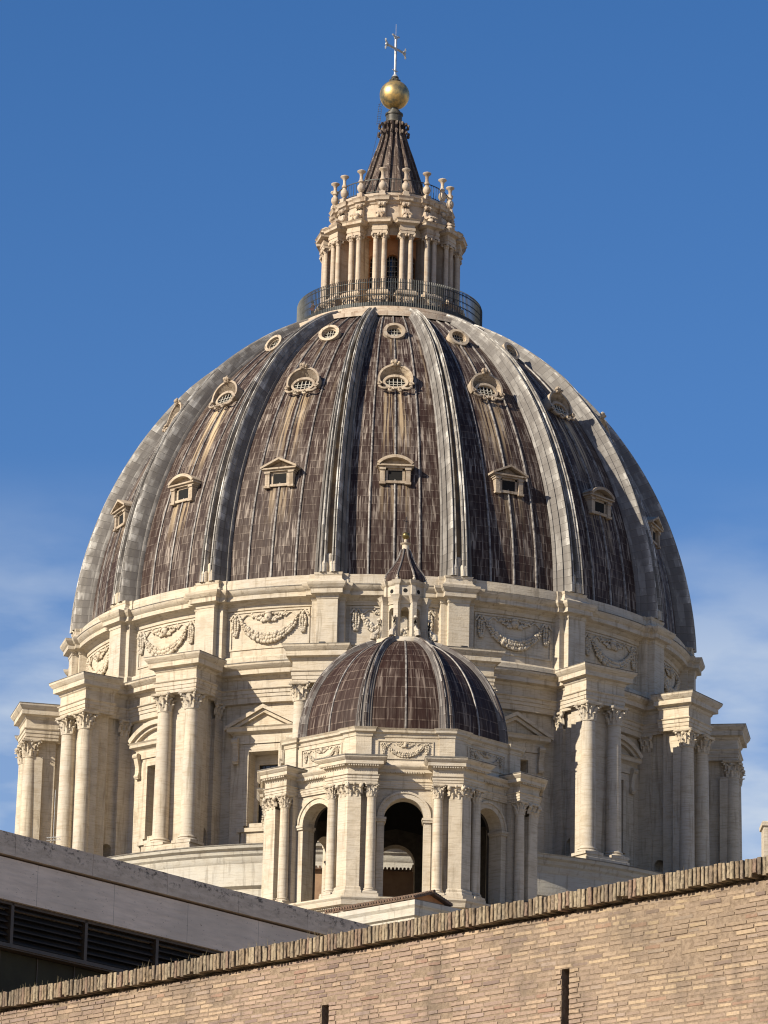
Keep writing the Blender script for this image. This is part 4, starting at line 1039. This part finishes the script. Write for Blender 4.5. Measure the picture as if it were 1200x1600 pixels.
for k in range(-6, 15):
    x = .70+2.578*k-.05; fr_.box(x-.03, x+.07, .10, .32, H+17.40, H+18.40)
fr_.box(X0, X1, .06, .34, H+17.27, H+17.40); fr_.box(X0, X1, .02, .10, H+17.30, H+17.33); fr_.box(X0, X1, .10, .3, H+18.33, H+18.40)
fr_.build('window_frame', FRAMEM, mus)
def louvre_panel(x0):
    m = MB()
    for q in range(6):
        z = H+17.44+q*.158; m.add([(x0, .16, z), (x0+2.46, .16, z), (x0+2.46, .30, z+.12), (x0, .30, z+.12), (x0, .16, z+.03), (x0+2.46, .16, z+.03), (x0+2.46, .30, z+.15), (x0, .30, z+.15)],
              [(3, 2, 1, 0), (4, 5, 6, 7), (0, 1, 5, 4), (1, 2, 6, 5), (2, 3, 7, 6), (3, 0, 4, 7)])
    return m.build('louvre_panel', LOUV, mus)
lv = louvre_panel(.70+.025)
for k in range(-4, 12):
    if k == 0: continue
    c = lv.copy(); sc.collection.objects.link(c); c.location.x = 2.578*k
m = MB(); m.box(X0, X1, .35, .5, 0, H+17.26); m.build('lower_glazing', plain('dark_green_panel', (.05, .045, .022), .7, dark=(.035, .03, .015), scale=1.5, spec=.2), mus)
m = MB()
for k in range(-9, 22): m.box(.55+1.29*k-.012, .55+1.29*k+.012, .33, .36, H+12, H+17.26)
m.build('glazing_bar', FRAMEM, mus)

# ================================================================== BRICK WALL
bwl = empty('brick_wall', (-4.895, 52.542-CAMD, 0), R(-47.05))
tag(bwl, 'old sunlit brick wall with upright brick coping and two narrow slits in the foreground', 'wall')
TOPZ = H+9.0; CZ = TOPZ-.195
bk = NT('old_roman_brick'); at = bk.n('ShaderNodeVertexColor', layer_name='Col'); p = bk.n('ShaderNodeTexCoord'); p = bk.t.nodes[-1].outputs['Object']
n1 = bk.noise(p, 22, 5, .7); n2 = bk.noise(p, .8, 5, .6); n3 = bk.noise(p, 60, 3, .7)
col = bk.mix(bk.math('MULTIPLY', bk.ramp(n1, .45, .7), .45), at, c4(.22, .16, .11)); col = bk.mix(bk.math('MULTIPLY', bk.ramp(n2, .55, .75), .55), col, c4(.18, .14, .10))
col = bk.mix(bk.math('MULTIPLY', bk.ramp(bk.noise(p, 9, 4, .7), .52, .70), .5), col, c4(.47, .37, .28))
n5 = bk.noise(bk.map(p, (1.0, 1, .55)), 1.5, 7, .68); col = bk.mix(bk.math('MULTIPLY', bk.ramp(n5, .47, .66), .42), col, c4(.12, .10, .085))
zz_ = bk.n('ShaderNodeSeparateXYZ', {0: p})[2]; cpm = bk.ramp(zz_, TOPZ-.21, TOPZ-.19)
sk = bk.noise(bk.map(p, (1, 1, .6)), 30, 5, .75); col = bk.mix(bk.math('MULTIPLY', bk.math('MULTIPLY', bk.ramp(sk, .49, .60), cpm), .6), col, c4(.09, .075, .06)); col = bk.mix(bk.math('MULTIPLY', cpm, .05), col, c4(.30, .25, .19))
bk.bump(bk.math('ADD', n1, bk.math('MULTIPLY', n3, .5)), .6, .012); BRICK = bk.done(col, .92, .15)
mo = NT('sandy_mortar'); p = mo.n('ShaderNodeTexCoord'); p = mo.t.nodes[-1].outputs['Object']
n1 = mo.noise(p, 14, 6, .75); n2 = mo.noise(p, .9, 4)
col = mo.mix(mo.ramp(n1, .35, .65), c4(.46, .35, .25), c4(.29, .215, .15)); n5 = mo.noise(mo.map(p, (1.0, 1, .55)), 1.5, 7, .68); col = mo.mix(mo.math('MULTIPLY', mo.ramp(n5, .47, .66), .42), col, c4(.12, .10, .085))
mo.bump(n1, .9, .03); MORT = mo.done(col, .95, .1)
TOPZ = H+9.0; CZ = TOPZ-.195
SL = [(6.274, 6.400, H+8.18, H+6.9), (10.270, 10.392, H+8.15, H+6.9)]
m = MB()
def seg_box(x0, x1, z0, z1): m.box(x0, x1, 0, .8, z0, z1-.03 if z1 > CZ-.02 else z1)
seg_box(-30, SL[0][0], 0, CZ-.01); seg_box(SL[0][1], SL[1][0], 0, CZ-.01); seg_box(SL[1][1], 45, 0, CZ-.01)
for a, b, zt, zb in SL: seg_box(a, b, zt, CZ-.01); seg_box(a, b, 0, zb)
for a, b, zt, zb in SL: m.box(a, b, .5, .79, zb, zt)
m.box(-30, 45, .10, .8, CZ-.045, CZ+.02)
m.build('mortar_core', MORT, bwl)
rb = random.Random(11); V = []; F = []; COL = []
import mathutils
def brick(x0, x1, z0, z1, dep, c, jit=.004, y1=.01, V=V, F=F, COL=COL, nx=3):
    o = len(V); ins = min(.004, (z1-z0)*.12)
    xs = [x0+(x1-x0)*k/nx for k in range(nx+1)]
    # back row, edge row, front row
    wob = [rb.uniform(-jit, jit) for _ in range(nx+1)]; wob2 = [rb.uniform(-jit, jit) for _ in range(nx+1)]; dd = [dep+rb.uniform(-.0012, .0012) for _ in range(nx+1)]
    rows = []
    for (zz, y, w_) in ((z0, y1, wob), (z0, -1, wob), (z0+ins, -2, wob), (z1-ins, -2, wob2), (z1, -1, wob2), (z1, y1, wob2)):
        row = []
        for k, x in enumerate(xs):
            yy = y1 if y == y1 else (-(dd[k]-ins) if y == -1 else -dd[k])
            xx = x+(ins*(1 if k == 0 else -1 if k == nx else 0) if y == -2 else 0)+(rb.uniform(-jit, jit) if k in (0, nx) else 0)
            row.append(len(V)); V.append((xx, yy, zz+w_[k])); COL.append(c)
        rows.append(row)
    for a, b in zip(rows[:-1], rows[1:]):
        for k in range(nx): F.append((a[k], a[k+1], b[k+1], b[k]))
    for k in (0, nx):
        F.append(tuple(r[k] for r in (rows if k else rows[::-1])))
nzv = mathutils.noise
BK = .57
def bcol(x, z):
    t = rb.random(); n = nzv.noise(Vector((x*.5, z*.9, 3.3))); 
    if t < .20: c = (.62, .475, .30)
    elif t < .55: c = (.52, .395, .265)
    elif t < .86: c = (.44, .335, .235)
    elif t < .90: c = (.45, .30, .20)
    elif t < .94: c = (.33, .25, .19)
    else: c = (.48, .38, .28)
    k = 1+.22*n+rb.uniform(-.08, .08)
    pk = max(0, min(1, .5+1.5*nzv.noise(Vector((x*.25+4, z*.6, 1.3)))))
    k *= BK; return (c[0]*k*(1+.02*pk), c[1]*k*(1-.03*pk), c[2]*k*(1+.10*pk), 1)
z = CZ-.046; row = 0
while z > H+6.95:
    hgt = rb.uniform(.034, .044); gap = rb.uniform(.014, .022); x = -1.2-rb.uniform(0, .3); drift = .0
    while x < 15.3:
        ln = rb.uniform(.13, .31); n_ = nzv.noise(Vector((x*.35, z*.8, 7.7)))
        x1 = x+ln; zz = z+.008*nzv.noise(Vector((x*.6, row*.35, 0)))*1.4
        if any(x1 > a-.005 and x < b+.005 and zz > zb-.02 and zz-hgt < zt+.005 for a, b, zt, zb in SL):
            a, b, zt, zb = [s_ for s_ in SL if x1 > s_[0]-.005 and x < s_[1]+.005][0]
            if x < a-.05: brick(x, a-rb.uniform(-.004, .012), zz-hgt, zz, .012, bcol(x, z))
            x = b+rb.uniform(-.004, .012)-0; 
            ln = rb.uniform(.10, .25); brick(x, x+ln, zz-hgt, zz, .012, bcol(x, z)); x += ln+.014; continue
        dep = max(.0008, .0055+.008*n_+rb.uniform(-.004, .004))
        if rb.random() < .93-.10*n_: brick(x, x1, zz-hgt*rb.uniform(.9, 1.05), zz, dep, bcol(x, z), .0030)
        x = x1+rb.uniform(.008, .020)
    z -= hgt+gap; row += 1
def mesh_col(name, V, F, COL, mat, parent):
    me = bpy.data.meshes.new(name); me.from_pydata(V, [], F); ca_ = me.color_attributes.new('Col', 'FLOAT_COLOR', 'POINT')
    ca_.data.foreach_set('color', [q for c in COL for q in c]); me.update()
    import bmesh
    b = bmesh.new(); b.from_mesh(me); bmesh.ops.recalc_face_normals(b, faces=b.faces); b.to_mesh(me); b.free(); me.materials.append(mat)
    o = bpy.data.objects.new(name, me); sc.collection.objects.link(o); o.parent = parent; return o
mesh_col('brick_face', V, F, COL, BRICK, bwl)
V2 = []; F2 = []; C2 = []; x = -1.2
while x < 15.4:
    wd = rb.uniform(.040, .052); t = rb.random()
    c = (.52, .42, .28) if t < .35 else (.44, .33, .21) if t < .65 else (.34, .26, .18) if t < .88 else (.40, .27, .19)
    k = rb.uniform(.85, 1.1); hz = rb.uniform(-.008, .010)-(.03 if rb.random() < .03 else 0)+.006*sin(x*1.7); bt_ = rb.uniform(-.012, .014)+(.03 if rb.random() < .03 else 0); pr_ = rb.uniform(-.01, .012)
    o = len(V2); tl = rb.uniform(-.006, .006)
    ys = [.36, -.105-pr_]
    segs = 4
    for j in range(segs+1):
        zz = CZ+bt_+(TOPZ+hz-CZ-bt_)*j/segs; e = rb.uniform(-.004, .004); e2 = rb.uniform(-.005, .005)
        for (xx, yy) in ((x+tl*j/segs+e, .36), (x+tl*j/segs+e, ys[1]+.008), (x+.008+tl*j/segs+e, ys[1]+e2), (x+wd-.008+tl*j/segs-e, ys[1]+e2), (x+wd+tl*j/segs-e, ys[1]+.008), (x+wd+tl*j/segs-e, .36)):
            V2.append((xx, yy, zz)); C2.append((c[0]*k*BK, c[1]*k*BK, c[2]*k*BK, 1))
    for j in range(segs):
        for q in range(6): q2 = (q+1) % 6; F2.append((o+j*6+q, o+j*6+q2, o+(j+1)*6+q2, o+(j+1)*6+q))
    F2.append(tuple(o+q for q in reversed(range(6)))); F2.append(tuple(o+segs*6+q for q in range(6)))
    x += wd+rb.uniform(.010, .018)
mesh_col('coping', V2, F2, C2, BRICK, bwl)
m = MB(); m.box(-30, 45, -.005, .8, CZ+.03, TOPZ-.03); m.box(-30, -1.25, -.07, .8, CZ, TOPZ); m.box(15.45, 45, -.07, .8, CZ, TOPZ); m.build('coping_bed', MORT, bwl)
# tufts of dry grass along the coping
m = MB(); rg = random.Random(5)
for cl_ in [rg.uniform(-.5, 6.5) for _ in range(26)]+[7.2, 11.9, 12.4]:
    for q in range(rg.randint(3, 9)):
        x = cl_+rg.uniform(-.12, .12); y = rg.uniform(.1, .35); h = rg.uniform(.05, .17); dx = rg.uniform(-.05, .05); w_ = .0025
        m.loops([[(x-w_, y, TOPZ-.04), (x+w_, y, TOPZ-.04), (x, y+w_, TOPZ-.04)], [(x+dx*.4-w_, y, TOPZ+h*.6), (x+dx*.4+w_, y, TOPZ+h*.6), (x+dx*.4, y+w_, TOPZ+h*.6)], [(x+dx-.0008, y, TOPZ+h), (x+dx+.0008, y, TOPZ+h), (x+dx, y+.0008, TOPZ+h)]])
tag(m.build('dry_grass', plain('dry_grass_blades', (.22, .18, .10), .9), None, loc=None), 'thin dry grass sprouting along the top of the brick wall', 'grass', kind='stuff')
gr = bpy.data.objects['dry_grass']; gr.location = bwl.location; gr.rotation_euler = bwl.rotation_euler
